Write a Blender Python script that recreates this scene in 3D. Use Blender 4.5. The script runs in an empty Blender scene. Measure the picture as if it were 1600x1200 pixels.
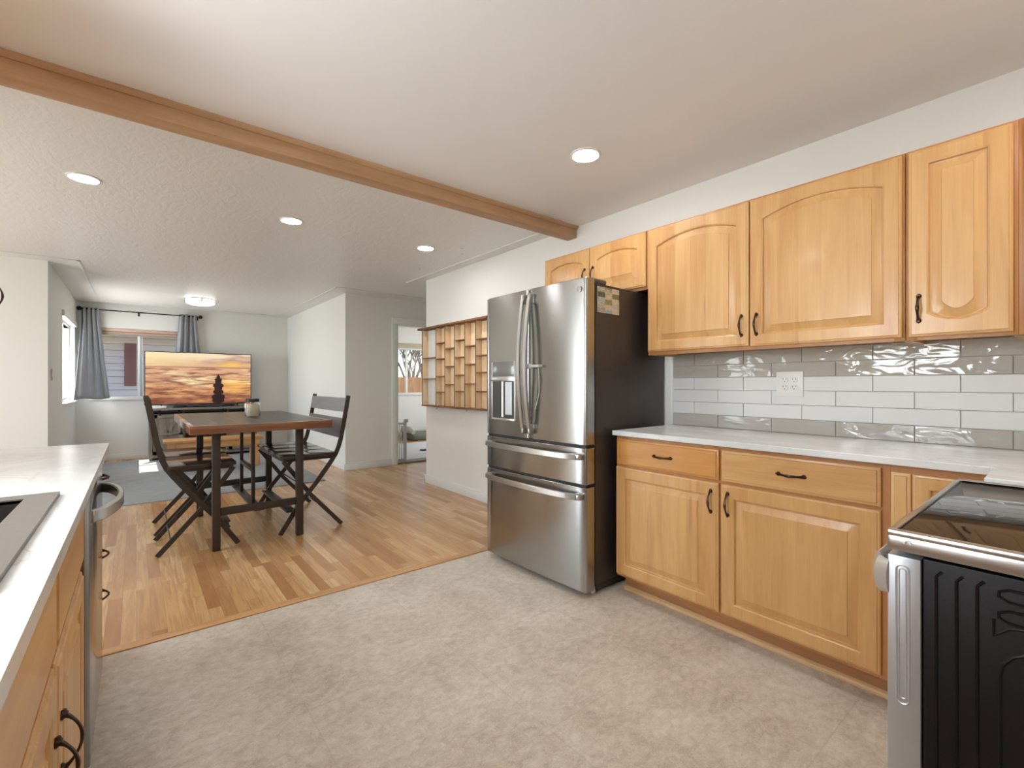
import bpy, bmesh, math, random
from mathutils import Matrix, Vector, noise as mnoise
random.seed(7)
SC = bpy.context.scene
COL = SC.collection
PI = math.pi

# ------------------------------------------------------------------ camera, sky, sun, exposure
CAM_H = 1.1726
VIEW = math.atan(587 / 727.6)
cam_data = bpy.data.cameras.new('camera'); cam = bpy.data.objects.new('camera', cam_data); COL.objects.link(cam)
cam.location = (0, 0, CAM_H); cam.rotation_euler = (PI / 2, 0, -VIEW)
cam_data.sensor_width = 36; cam_data.lens = 36 * 727.6 / 1600; cam_data.clip_start = 0.02
SC.camera = cam
SC.view_settings.view_transform = 'Standard'; SC.view_settings.look = 'None'
SC.view_settings.gamma = 1; SC.view_settings.use_curve_mapping = False
SC.view_settings.exposure = 0.78

world = bpy.data.worlds.new('sky'); SC.world = world; world.use_nodes = True
wn = world.node_tree; bgn = wn.nodes['Background']
sky = wn.nodes.new('ShaderNodeTexSky'); sky.sky_type = 'NISHITA'; sky.sun_disc = False
sky.sun_elevation = math.radians(50); sky.sun_rotation = math.radians(270); sky.dust_density = 0; sky.ozone_density = 4
wn.links.new(sky.outputs[0], bgn.inputs[0]); bgn.inputs[1].default_value = 0.2

def lamp(name, kind, loc, energy, color=(1, 1, 1), rot=None, **kw):
    d = bpy.data.lights.new(name, kind); d.energy = energy; d.color = color
    for k, v in kw.items(): setattr(d, k, v)
    o = bpy.data.objects.new(name, d); COL.objects.link(o); o.location = loc
    if rot: o.rotation_euler = rot
    return o
sun = lamp('sun', 'SUN', (-6, 3, 8), 7.0, (1, .95, .88), angle=.006)
sun.rotation_euler = Vector((-1.0, -.02, 1.33)).to_track_quat('Z', 'Y').to_euler()
# area lamps added outside the windows as fill: over the sink, the patio door of the dining side, the living-room side window, the added bedroom side window
lamp('sink_window_fill', 'AREA', (-.89, 1.12, 1.56), 25, (.90, .95, 1), (0, -PI / 2, 0), shape='RECTANGLE', size=.86, size_y=.8)
lamp('patio_fill', 'AREA', (-3.36, 4.4, 1.1), 58, (.88, .94, 1), (0, -PI / 2, 0), shape='RECTANGLE', size=1.95, size_y=2.2)
lamp('living_window_fill', 'AREA', (-.86, 8.43, 1.47), 24, (.90, .95, 1), (0, -PI / 2, 0), shape='RECTANGLE', size=1.0, size_y=1.3)
lamp('bedroom_fill', 'AREA', (6.66, 7.9, 1.5), 34, (.96, .98, 1), (0, PI / 2, 0), shape='RECTANGLE', size=1.0, size_y=1.5)
CAN_STRENGTH = 76; FLUSH_STRENGTH = 2.4

# ------------------------------------------------------------------ mesh builder
I4 = Matrix.Identity(4)
class MB:
    def __init__(s, M=None): s.bm = bmesh.new(); s.M = M.copy() if M else I4.copy()
    def add(s, verts, faces, M=None):
        T = s.M @ M if M else s.M
        vs = [s.bm.verts.new(T @ Vector(v)) for v in verts]
        for f in faces:
            try: s.bm.faces.new([vs[i] for i in f])
            except ValueError: pass
        return s
    def box(s, a, b, bev=0, seg=2, M=None):
        a, b = [min(p, q) for p, q in zip(a, b)], [max(p, q) for p, q in zip(a, b)]
        t = bmesh.new(); bmesh.ops.create_cube(t, size=1)
        for v in t.verts:
            v.co = Vector([(a[i] + b[i]) / 2 + v.co[i] * (b[i] - a[i]) for i in range(3)])
        if bev > 0:
            bmesh.ops.bevel(t, geom=list(t.edges), offset=min(bev, .49 * min(b[i] - a[i] for i in range(3))), segments=seg, affect='EDGES', profile=.5)
        t.verts.index_update()
        s.add([v.co[:] for v in t.verts], [[v.index for v in f.verts] for f in t.faces], M); t.free()
        return s
    def prism(s, pts, d, M=None):
        n = len(pts)
        v = [tuple(p) for p in pts] + [tuple(Vector(p) + Vector(d)) for p in pts]
        f = [list(range(n))[::-1], list(range(n, 2 * n))] + [[i, (i + 1) % n, n + (i + 1) % n, n + i] for i in range(n)]
        return s.add(v, f, M)
    def tube(s, pts, r, n=10, M=None, cap=True, flat=1.0, up=None):
        pts = [Vector(p) for p in pts]; m = len(pts)
        rs = list(r) if hasattr(r, '__len__') else [r] * m
        v, f = [], []
        prev = Vector(up) if up else None
        for i, p in enumerate(pts):
            t = (pts[min(i + 1, m - 1)] - pts[max(i - 1, 0)]).normalized()
            if prev is None: prev = Vector((0, 0, 1)) if abs(t.z) < .9 else Vector((1, 0, 0))
            a = prev - t * prev.dot(t)
            if a.length < 1e-5: a = t.orthogonal()
            a.normalize(); b = t.cross(a); prev = a
            for k in range(n):
                q = 2 * PI * k / n
                v.append(tuple(p + a * math.cos(q) * rs[i] + b * math.sin(q) * rs[i] * flat))
        for i in range(m - 1):
            for k in range(n):
                f.append([i * n + k, i * n + (k + 1) % n, (i + 1) * n + (k + 1) % n, (i + 1) * n + k])
        if cap: f += [list(range(n))[::-1], list(range((m - 1) * n, m * n))]
        return s.add(v, f, M)
    def bar(s, pts, w, t, up, M=None):
        """rectangular section bar swept along pts: w along 'up', t across it"""
        pts = [Vector(p) for p in pts]; m = len(pts); up = Vector(up).normalized(); v, f = [], []
        for i, p in enumerate(pts):
            d = (pts[min(i + 1, m - 1)] - pts[max(i - 1, 0)]).normalized()
            a = (up - d * up.dot(d)).normalized(); b = d.cross(a)
            for x, y in ((1, 1), (-1, 1), (-1, -1), (1, -1)): v.append(tuple(p + a * x * w / 2 + b * y * t / 2))
        for i in range(m - 1):
            for k in range(4): f.append([i * 4 + k, i * 4 + (k + 1) % 4, i * 4 + 4 + (k + 1) % 4, i * 4 + 4 + k])
        f += [[3, 2, 1, 0], [m * 4 - 4, m * 4 - 3, m * 4 - 2, m * 4 - 1]]
        return s.add(v, f, M)
    def lathe(s, prof, c=(0, 0, 0), n=32, M=None):
        v, f = [], []
        for r, z in prof:
            for k in range(n):
                q = 2 * PI * k / n; v.append((c[0] + r * math.cos(q), c[1] + r * math.sin(q), c[2] + z))
        for i in range(len(prof) - 1):
            for k in range(n): f.append([i * n + k, i * n + (k + 1) % n, (i + 1) * n + (k + 1) % n, (i + 1) * n + k])
        f += [list(range(n))[::-1], list(range((len(prof) - 1) * n, len(prof) * n))]
        return s.add(v, f, M)
    def build(s, name, mat, parent=None, world=True, smooth=35):
        bmesh.ops.remove_doubles(s.bm, verts=s.bm.verts, dist=1e-6)
        bmesh.ops.recalc_face_normals(s.bm, faces=s.bm.faces)
        me = bpy.data.meshes.new(name)
        if parent is not None and world:
            off = Vector((0, 0, 0)); p = parent
            while p: off += p.location; p = p.parent
            for v in s.bm.verts: v.co -= off
        s.bm.to_mesh(me); s.bm.free()
        me.materials.append(mat)
        if smooth:
            me.shade_smooth(); me.set_sharp_from_angle(angle=math.radians(smooth))
        o = bpy.data.objects.new(name, me); COL.objects.link(o)
        if parent is not None: o.parent = parent
        return o

def thing(name, label, cat, loc=(0, 0, 0), rz=0, group=None):
    o = bpy.data.objects.new(name, None); COL.objects.link(o); o.location = loc; o.rotation_euler = (0, 0, rz)
    o.empty_display_size = .05; o['label'] = label; o['category'] = cat
    if group: o['group'] = group
    return o
def tag(o, label, cat, group=None, kind=None):
    o['label'] = label; o['category'] = cat
    if group: o['group'] = group
    if kind: o['kind'] = kind
    return o
def struct(o): o['kind'] = 'structure'; return o
def copy_tree(o, parent=None):
    c = o.copy(); COL.objects.link(c)
    if parent: c.parent = parent
    for ch in list(o.children): copy_tree(ch, c)
    return c

# ------------------------------------------------------------------ materials
class NT:
    def __init__(s, name):
        s.m = bpy.data.materials.new(name); s.m.use_nodes = True; s.t = s.m.node_tree
        s.b = s.t.nodes['Principled BSDF']; s.out = s.t.nodes['Material Output']
    def n(s, kind, **kw):
        d = s.t.nodes.new(kind)
        for k, v in kw.items():
            if k == 'i':
                for kk, vv in v.items():
                    if hasattr(vv, 'is_linked') or isinstance(vv, bpy.types.NodeSocket): s.t.links.new(vv, d.inputs[kk])
                    else: d.inputs[kk].default_value = vv
            else: setattr(d, k, v)
        return d
    def l(s, a, b): s.t.links.new(a, b)
    def math(s, op, a, b=0.0, c=None):
        i = {0: a, 1: b}
        if c is not None: i[2] = c
        return s.n('ShaderNodeMath', operation=op, i=i).outputs[0]
    def mix(s, f, a, b, mode='MIX'):
        d = s.n('ShaderNodeMix', data_type='RGBA', blend_type=mode)
        for k, v in ((0, f), (6, a), (7, b)):
            if isinstance(v, bpy.types.NodeSocket): s.l(v, d.inputs[k])
            else: d.inputs[k].default_value = v if k == 0 else (*v[:3], 1)
        return d.outputs[2]
    def ramp(s, f, stops):
        d = s.n('ShaderNodeValToRGB'); s.l(f, d.inputs[0]); e = d.color_ramp.elements
        while len(e) < len(stops): e.new(.5)
        for x, (p, c) in zip(e, stops): x.position = p; x.color = (*c[:3], 1)
        return d.outputs[0]
    def obj(s, scale=(1, 1, 1), rot=(0, 0, 0), loc=(0, 0, 0)):
        tc = s.n('ShaderNodeTexCoord')
        return s.n('ShaderNodeMapping', i={0: tc.outputs['Object'], 1: loc, 2: rot, 3: scale}).outputs[0]
    def noise(s, vec, scale, detail=4, rough=.5, dist=0):
        return s.n('ShaderNodeTexNoise', i={'Vector': vec, 'Scale': scale, 'Detail': detail, 'Roughness': rough, 'Distortion': dist}).outputs[0]
    def bump(s, h, strength=.2, dist=.01):
        s.l(s.n('ShaderNodeBump', i={'Height': h, 'Strength': strength, 'Distance': dist}).outputs[0], s.b.inputs['Normal'])
    def set(s, **kw):
        for k, v in kw.items():
            k = k.replace('_', ' ')
            if isinstance(v, bpy.types.NodeSocket): s.l(v, s.b.inputs[k])
            else: s.b.inputs[k].default_value = (*v, 1) if isinstance(v, tuple) else v
        return s
def lin(r, g, b):
    f = lambda c: (c / 255 / 12.92) if c / 255 <= .04045 else ((c / 255 + .055) / 1.055) ** 2.4
    return (f(r), f(g), f(b))
def plain(name, rgb, rough=.5, metal=0, var=.06, scale=12, **kw):
    n = NT(name); c = lin(*rgb)
    v = n.noise(n.obj(), scale, 3)
    lo = tuple(x * (1 - var) for x in c); hi = tuple(min(1, x * (1 + var)) for x in c)
    n.set(Base_Color=n.mix(v, lo, hi), Roughness=rough, Metallic=metal, **kw)
    return n.m
def emis(name, rgb, strength):
    n = NT(name); n.set(Base_Color=lin(*rgb), Emission_Color=lin(*rgb), Emission_Strength=strength); return n.m

def paint(name, rgb, bump=.12, scale=60, rough=.6):
    n = NT(name); v = n.noise(n.obj(), 2.0, 2); c = lin(*rgb)
    n.set(Base_Color=n.mix(v, tuple(x * .975 for x in c), c), Roughness=rough)
    n.bump(n.noise(n.obj(), scale, 6, .6), bump, .004); return n.m
M_wall = paint('wall_paint', (231, 230, 224))
M_ceil_k = paint('smooth_ceiling_paint', (240, 238, 236), .10, 40)
def textured_ceiling():
    n = NT('textured_ceiling_plaster')
    a = n.noise(n.obj((1, .45, 1)), 14, 6, .62, 1.2); b = n.noise(n.obj(), 55, 4, .6)
    h = n.math('ADD', a, n.math('MULTIPLY', b, .35))
    n.set(Base_Color=lin(231, 230, 226), Roughness=.38); n.bump(h, .32, .012); return n.m
M_ceil_d = textured_ceiling()
M_trim = plain('white_trim_paint', (228, 229, 224), .4, var=.02)

def wood(name, dark, light, axis='Z', rough=.35, scale=1.0, knots=0, spread=.5, coat=.0, tone=(.95, 1.0), stave=0, streak=0):
    n = NT(name)
    st = {'X': (1.0, 7, 7), 'Y': (7, 1.0, 7), 'Z': (7, 7, 1.0)}[axis]
    oi = n.n('ShaderNodeObjectInfo')
    tc = n.n('ShaderNodeTexCoord')
    off = n.n('ShaderNodeVectorMath', operation='SCALE', i={0: (7.1, 3.7, 5.3), 'Scale': oi.outputs['Random']}).outputs[0]
    co = n.n('ShaderNodeVectorMath', operation='ADD', i={0: tc.outputs['Object'], 1: off}).outputs[0]
    if stave:
        sp = n.n('ShaderNodeSeparateXYZ', i={0: co})
        u = sp.outputs[2] if axis == 'Y' else n.math('ADD', sp.outputs[0], sp.outputs[1])
        si = n.math('FLOOR', n.math('DIVIDE', u, stave)); sv = n.n('ShaderNodeTexWhiteNoise', noise_dimensions='1D', i={'W': si})
        co = n.n('ShaderNodeVectorMath', operation='ADD', i={0: co, 1: n.n('ShaderNodeVectorMath', operation='SCALE', i={0: sv.outputs[1], 'Scale': 9.0}).outputs[0]}).outputs[0]
    mp = n.n('ShaderNodeMapping', i={0: co, 3: tuple(x * scale for x in st)}).outputs[0]
    g = n.noise(mp, 1.3, 6, .55, 1.1)
    fine = n.noise(n.n('ShaderNodeMapping', i={0: co, 3: tuple(x * scale * (12 if x > 2 else 2.2) for x in st)}).outputs[0], 1.6, 3, .6)
    f = n.math('ADD', n.math('MULTIPLY', g, .72), n.math('MULTIPLY', fine, .28))
    if stave: f = n.math('ADD', f, n.math('MULTIPLY_ADD', sv.outputs[0], .16, -.08))
    c = n.ramp(f, [(.5 - spread * .36, lin(*dark)), (.5 + spread * .36, lin(*light))])
    if streak:
        k2 = n.noise(n.n('ShaderNodeMapping', i={0: co, 3: tuple(x * (2.6 if x > 2 else 1.1) for x in st)}).outputs[0], 1.4, 2, .5)
        c = n.mix(n.math('MULTIPLY', n.ramp(k2, [(.72, (0, 0, 0)), (.78, (1, 1, 1))]), streak), c, tuple(x * .5 for x in lin(*dark)))
    if knots:
        k = n.n('ShaderNodeTexVoronoi', i={'Vector': n.n('ShaderNodeMapping', i={0: co, 3: tuple(.35 if x < 2 else .8 for x in st)}).outputs[0], 'Scale': knots}).outputs[0]
        c = n.mix(n.math('MULTIPLY', n.math('LESS_THAN', k, .085), .75), c, tuple(x * .38 for x in lin(*dark)))
    tv = n.math('MULTIPLY_ADD', oi.outputs['Random'], tone[1] - tone[0], tone[0])
    c = n.mix(1.0, c, n.n('ShaderNodeCombineColor', i={0: tv, 1: tv, 2: tv}).outputs[0], 'MULTIPLY')
    n.set(Base_Color=c, Roughness=rough, Coat_Weight=coat, Coat_Roughness=.12)
    n.bump(fine, .05, .002); return n.m
MAPLE_D, MAPLE_L = (203, 150, 90), (225, 180, 120)
M_maple = wood('maple_upright_grain', MAPLE_D, MAPLE_L, 'Z', .36, coat=.15, stave=.093, streak=.35)
M_maple_y = wood('maple_level_grain', MAPLE_D, MAPLE_L, 'Y', .36, coat=.15, streak=.35)
M_maple_o = wood('amber_maple_drawer', (200, 136, 66), (220, 162, 92), 'Y', .34, coat=.15)
M_frame = wood('maple_face_frame', (178, 118, 66), (200, 142, 86), 'Z', .4)
M_toe = wood('maple_toe_kick', (160, 110, 70), (182, 132, 88), 'Y', .5)
M_shoe = wood('pale_shoe_moulding', (200, 160, 110), (222, 186, 138), 'Y', .45)
M_beam = wood('stained_beam', (182, 142, 104), (204, 166, 128), 'X', .6)
M_pine = wood('raw_pine', (242, 208, 166), (254, 232, 198), 'Z', .7, knots=5)
M_bark = wood('dark_sawn_edge', (92, 60, 40), (168, 120, 80), 'Y', .85)
M_bench = wood('golden_bench_pine', (178, 126, 72), (212, 162, 104), 'X', .4)
M_top = wood('espresso_plank_top', (44, 42, 40), (82, 77, 71), 'Y', .3)
M_top.node_tree.nodes['Principled BSDF'].inputs['Specular IOR Level'].default_value = .2
M_edge = wood('brown_table_edge', (112, 70, 44), (156, 102, 66), 'X', .18, coat=.8)
M_seat = wood('dark_seat_board', (40, 32, 30), (76, 60, 52), 'X', .16, coat=.1)
M_slat = wood('grey_brown_backrest_slat', (88, 84, 84), (122, 117, 117), 'Y', .4)
M_grey_wood = wood('weathered_grey_wood', (112, 102, 92), (150, 138, 124), 'Z', .6)
M_grey_wood_x = wood('weathered_grey_plank', (112, 104, 94), (150, 140, 126), 'X', .6)
M_leg = plain('gunmetal_powder_coat', (74, 68, 64), .42, .45)
M_bronze = plain('oiled_bronze', (74, 56, 46), .34, .85, .3, 60)
M_black = plain('black_plastic', (22, 22, 23), .4)
M_dark_metal = plain('black_iron', (40, 40, 42), .45, .6)
M_white_pl = plain('white_plastic', (236, 236, 232), .35, var=.01)

def steel(name, rgb=(172, 171, 169), rough=.2, aniso=.85):
    n = NT(name)
    g = n.noise(n.obj((2.5, 2.5, 260)), 3, 3, .6)
    n.set(Base_Color=n.mix(g, tuple(x * .93 for x in lin(*rgb)), lin(*rgb)), Metallic=1.0, Anisotropic=aniso, Anisotropic_Rotation=.25,
          Roughness=n.math('MULTIPLY_ADD', g, .08, rough - .04))
    tg = n.n('ShaderNodeTangent', direction_type='RADIAL', axis='Z'); n.l(tg.outputs[0], n.b.inputs['Tangent'])
    return n.m
M_steel = steel('brushed_stainless_steel')
M_steel_s = steel('satin_handle_steel', (200, 198, 194), .3, .3)
M_steel_w = plain('pale_zinc_door_edge', (196, 198, 202), .38, .75, .04, 40)
M_fridge_side = NT('dark_fridge_side')
_v = M_fridge_side.noise(M_fridge_side.obj((1, 1, .8)), 6, 5, .6)
M_fridge_side.set(Base_Color=M_fridge_side.mix(_v, lin(58, 50, 46), lin(78, 70, 66)), Roughness=M_fridge_side.math('MULTIPLY_ADD', _v, .3, .22), Metallic=.35)
M_fridge_side = M_fridge_side.m

def marble():
    n = NT('white_marble_laminate')
    w = n.noise(n.obj((1, .6, 1)), 2.2, 8, .62, 1.6); v = n.noise(n.obj((1, .35, 1), (0, 0, .5)), 5, 6, .6, 2.2)
    c = n.ramp(w, [(.38, lin(216, 217, 215)), (.62, lin(236, 236, 233))])
    vein = n.ramp(n.math('ABSOLUTE', n.math('SUBTRACT', v, .5)), [(0, (1, 1, 1)), (.03, (0, 0, 0))])
    msk = n.ramp(n.noise(n.obj(), 3, 2), [(.5, (0, 0, 0)), (.72, (1, 1, 1))])
    f = n.math('MULTIPLY', n.math('MULTIPLY', vein, msk), .55)
    n.set(Base_Color=n.mix(f, c, lin(172, 172, 172)), Roughness=.24); return n.m
M_marble = marble()

def glazed(name, rgb, wave, rough):
    n = NT(name); oi = n.noise(n.obj(), 3, 2); c = lin(*rgb)
    n.set(Base_Color=n.mix(oi, tuple(x * .93 for x in c), c), Roughness=rough, Specular_IOR_Level=.5 if rough < .1 else .25)
    n.bump(n.noise(n.obj((1, .55, 1.3)), 11, 2, .5, .8), wave, .02); return n.m
M_tile_w = glazed('glazed_white_tile', (234, 235, 233), .035, .28)
M_tile_g = glazed('glazed_grey_tile', (192, 187, 179), .45, .06)
M_grout = plain('tile_grout', (186, 184, 176), .8)

def vinyl():
    n = NT('stone_look_sheet_vinyl')
    a = n.noise(n.obj(), 3.2, 6, .65, .6); b = n.noise(n.obj((1, 1.3, 1)), 26, 6, .7, .6); s = n.noise(n.obj(), 150, 3, .7)
    c = n.ramp(n.math('ADD', n.math('MULTIPLY', a, .45), n.math('MULTIPLY', b, .55)), [(.36, lin(177, 163, 147)), (.5, lin(203, 191, 175)), (.64, lin(221, 212, 199))])
    c = n.mix(n.ramp(s, [(.56, (0, 0, 0)), (.7, (.7, .7, .7))]), c, lin(230, 224, 215))
    c = n.mix(n.ramp(s, [(.3, (.5, .5, .5)), (.42, (0, 0, 0))]), c, lin(152, 140, 127))
    tc = n.obj((1, 1, 1), (0, 0, .0), (.13, .07, 0)); br = n.n('ShaderNodeTexBrick', i={'Vector': tc, 'Scale': 1.0, 'Mortar Size': .0035, 'Mortar Smooth': .4, 'Brick Width': .61, 'Row Height': .61}); br.offset = 0
    c = n.mix(n.math('MULTIPLY', br.outputs['Fac'], .16), c, lin(130, 120, 110))
    n.set(Base_Color=c, Roughness=.42); n.bump(b, .05, .003); return n.m
M_vinyl = vinyl()

def strip_floor():
    n = NT('oak_strip_floor')
    tc = n.n('ShaderNodeTexCoord'); sp = n.n('ShaderNodeSeparateXYZ', i={0: tc.outputs['Object']})
    W, L = .058, .78
    xr = n.math('DIVIDE', sp.outputs[0], W); xi = n.math('FLOOR', xr)
    r1 = n.n('ShaderNodeTexWhiteNoise', noise_dimensions='1D', i={'W': xi}).outputs[0]
    yr = n.math('ADD', n.math('DIVIDE', sp.outputs[1], L), n.math('MULTIPLY', r1, 9.7)); yi = n.math('FLOOR', yr)
    cell = n.n('ShaderNodeCombineXYZ', i={0: xi, 1: yi, 2: 0.0}).outputs[0]
    rn = n.n('ShaderNodeTexWhiteNoise', noise_dimensions='3D', i={'Vector': cell}); r = rn.outputs[0]
    sh = n.n('ShaderNodeVectorMath', operation='SCALE', i={0: rn.outputs[1], 'Scale': 13.0}).outputs[0]
    co = n.n('ShaderNodeVectorMath', operation='ADD', i={0: tc.outputs['Object'], 1: sh}).outputs[0]
    g = n.noise(n.n('ShaderNodeMapping', i={0: co, 3: (26, 1.6, 1)}).outputs[0], 1.5, 6, .62, .9)
    big = n.noise(n.n('ShaderNodeMapping', i={0: co, 3: (9, 1.2, 1)}).outputs[0], 1.4, 3, .6, .6)
    base = n.ramp(r, [(.0, lin(174, 128, 82)), (.3, lin(196, 152, 102)), (.7, lin(210, 169, 118)), (1, lin(224, 187, 138))])
    c = n.mix(n.ramp(g, [(.36, (.55, .55, .55)), (.6, (0, 0, 0))]), base, lin(166, 116, 76))
    c = n.mix(n.ramp(big, [(.66, (0, 0, 0)), (.78, (.75, .75, .75))]), c, lin(128, 84, 52))
    fx = n.math('FRACT', xr); fy = n.math('FRACT', yr)
    gx = n.math('LESS_THAN', n.math('MINIMUM', fx, n.math('SUBTRACT', 1, fx)), .014)
    gy = n.math('LESS_THAN', n.math('MINIMUM', fy, n.math('SUBTRACT', 1, fy)), .0016)
    gap = n.math('MAXIMUM', gx, gy)
    c = n.mix(n.math('MULTIPLY', gap, .45), c, lin(110, 72, 44))
    n.set(Base_Color=c, Roughness=n.math('MULTIPLY_ADD', g, .1, .2))
    n.bump(n.math('SUBTRACT', n.math('MULTIPLY', g, .2), gap), .06, .002); return n.m
M_strip = strip_floor()

def glass(name, tint=(1, 1, 1)):
    n = NT(name); t = n.n('ShaderNodeBsdfTransparent'); t.inputs[0].default_value = (*tint, 1)
    g = n.n('ShaderNodeBsdfGlossy'); g.inputs['Roughness'].default_value = .01
    lw = n.n('ShaderNodeLayerWeight'); fr = n.n('ShaderNodeMath', operation='MULTIPLY_ADD', i={0: n.math('POWER', lw.outputs['Facing'], 4.0), 1: .5, 2: .03}); mx = n.n('ShaderNodeMixShader')
    n.l(fr.outputs[0], mx.inputs[0]); n.l(t.outputs[0], mx.inputs[1]); n.l(g.outputs[0], mx.inputs[2]); n.l(mx.outputs[0], n.out.inputs[0])
    n.t.nodes.remove(n.b); return n.m
M_glass = glass('window_glass')

# ------------------------------------------------------------------ the shell
H = 2.405
XW = 2.69
def wall(name, axis, a, b, p0, p1, openings=(), z0=0, z1=H, mat=None):
    """axis 'X': runs along X from a to b, thickness p0..p1 in Y; openings (u0,u1,z0,z1)"""
    m = MB()
    def put(u0, u1, w0, w1):
        if u1 - u0 < 1e-4 or w1 - w0 < 1e-4: return
        if axis == 'X': m.box((u0, p0, w0), (u1, p1, w1))
        else: m.box((p0, u0, w0), (p1, u1, w1))
    u = a
    for (o0, o1, q0, q1) in sorted(openings):
        put(u, o0, z0, z1); put(o0, o1, z0, q0); put(o0, o1, q1, z1); u = o1
    put(u, b, z0, z1)
    return struct(m.build(name, mat or M_wall, smooth=0))

struct(MB().box((-3.4, -.6, -.08), (2.9, 2.70, 0)).build('floor', M_vinyl, smooth=0))
struct(MB().box((-3.4, 2.70, -.08), (6.7, 9.6, 0)).build('floor_wood', M_strip, smooth=0))
struct(MB().box((-.66, 2.66, 0), (XW, 2.72, .006), .003).build('trim_1', wood('oak_threshold', (186, 136, 86), (214, 168, 116), 'X', .35)))
struct(MB().box((-3.4, -.6, H), (2.9, 2.58, H + .08)).build('ceiling', M_ceil_k, smooth=0))
struct(MB().box((-3.4, 2.58, H), (6.7, 6.67, H + .08)).box((-.81, 6.67, H), (6.7, 9.6, H + .08)).build('ceiling_dining', M_ceil_d, smooth=0))
wall('wall_right', 'Y', -.57, 4.963, XW, XW + .12)
wall('wall_back', 'X', -.85, XW, -.57, -.45)
wall('wall_sink', 'Y', -.57, 2.71, -.85, -.73, [(.7, 1.55, 1.12, 2.0)])
wall('wall_dining_near', 'X', -3.32, -.85, 2.59, 2.71)
wall('wall_dining_left', 'Y', 2.59, 6.67, -3.32, -3.2, [(3.3, 5.5, .08, 2.08)])
wall('wall_dining_far', 'X', -3.2, -.69, 6.55, 6.67)
wall('wall_left', 'Y', 6.67, 9.55, -.81, -.69, [(7.74, 9.12, .935, 2.0)])
wall('wall_far', 'X', -.81, 6.62, 9.43, 9.55, [(-.52, .62, .945, 2.035), (4.32, 5.9, .945, 1.965)])
wall('wall_jog', 'Y', 6.33, 9.43, 2.205, 2.325)
wall('wall_hall', 'X', 2.325, 6.5, 6.33, 6.45, [(2.96, 3.76, 0, 2.045)])
wall('wall_hall_near', 'X', XW + .12, 4.52, 4.843, 4.963)
wall('wall_hall_end', 'Y', 4.963, 6.33, 4.4, 4.52)
wall('wall_bedroom_right', 'Y', 6.45, 9.43, 6.5, 6.62, [(7.1, 8.7, .95, 2.0)])

def base(name, a, b, mat=M_trim, h=.095, t=.014):
    """a, b: footprint corners of the board"""
    m = MB().box((a[0], a[1], 0), (b[0], b[1], h - .012), .002).box((a[0] + (b[0] - a[0]) * .0, a[1], h - .012), (b[0], b[1], h), .004)
    return struct(m.build(name, mat))
base('baseboard_right', (XW - .014, 2.72), (XW, 4.975)); base('baseboard_right_end', (XW - .014, 4.963), (XW + .12, 4.977))
base('baseboard_jog', (2.191, 6.318), (2.205, 9.43)); base('baseboard_hall', (2.191, 6.316), (2.87, 6.33))
base('baseboard_far', (-.69, 9.416), (2.191, 9.43)); base('baseboard_left', (-.69, 6.67), (-.676, 9.416))
base('baseboard_dining_far', (-3.2, 6.536), (-.676, 6.55)); base('baseboard_left_return', (-.69, 6.536), (-.676, 6.67))
base('baseboard_bedroom', (2.325, 9.416), (6.5, 9.43))

# ceiling beam between kitchen and dining, with its crown strip
bm_ = MB(); bm_.box((-3.2, 2.525, 2.317), (XW, 2.623, H), .004)
bm_.prism([(-3.2, 2.525, H), (-3.2, 2.502, H), (-3.2, 2.502, H - .008), (-3.2, 2.518, H - .022), (-3.2, 2.525, H - .022)], (XW + 3.2, 0, 0))
struct(bm_.build('beam', M_beam))
# thin batten on the ceiling that borders the textured plaster
k = 2
for a, b in (((2.545, 2.7), (2.57, 5.2)), ((1.965, 5.98), (1.99, 9.2)), ((1.965, 5.98), (3.2, 6.005)), ((-.46, 6.31), (-.435, 9.2)), ((-3.0, 6.31), (-.435, 6.335)), ((-.435, 9.185), (1.965, 9.21))):
    struct(MB().box((a[0], a[1], H - .009), (b[0], b[1], H), .003).build('trim_%d' % k, M_trim)); k += 1

# tiled splashback: rows of 300 x 75 tiles, grey top and bottom, white between
tb = struct(MB().box((XW - .004, -.45, .914), (XW, 1.676, 1.40)).build('trim_splashback', M_grout, smooth=0))
rows = [.914 + .0744 * i for i in range(7)]
def tile_rows(idx, name, mat):
    m = MB(); random.seed(3)
    for r in idx:
        y = 1.676; first = True
        off = (1.676 - 1.531) if r % 2 == 1 else (1.676 - 1.381)
        if r in (1, 3, 5): off = 1.676 - 1.531
        else: off = 1.676 - 1.381
        edges = [1.676, 1.676 - off]
        while edges[-1] > -.45: edges.append(edges[-1] - .2985)
        for y1, y0 in zip(edges, edges[1:]):
            z0 = rows[r]; z1 = min(rows[r] + .0744, 1.40)
            m.box((XW - .010, max(y0, -.45) + .0012, z0 + .0012), (XW - .003, y1 - .0012, z1 - .0012), .0016, 1)
    return m.build(name, mat, tb)
# first (bottom) row is row 0: joints at 1.381; rows 1,3,5 at 1.531
tile_rows((1, 2, 3), 'white_tile_rows', M_tile_w)
tile_rows((0, 4, 5), 'grey_tile_rows', M_tile_g)
MB().box((XW - .012, 1.676, .914), (XW, 1.700, 1.36), .002).build('edge_strip', M_trim, tb)

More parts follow.
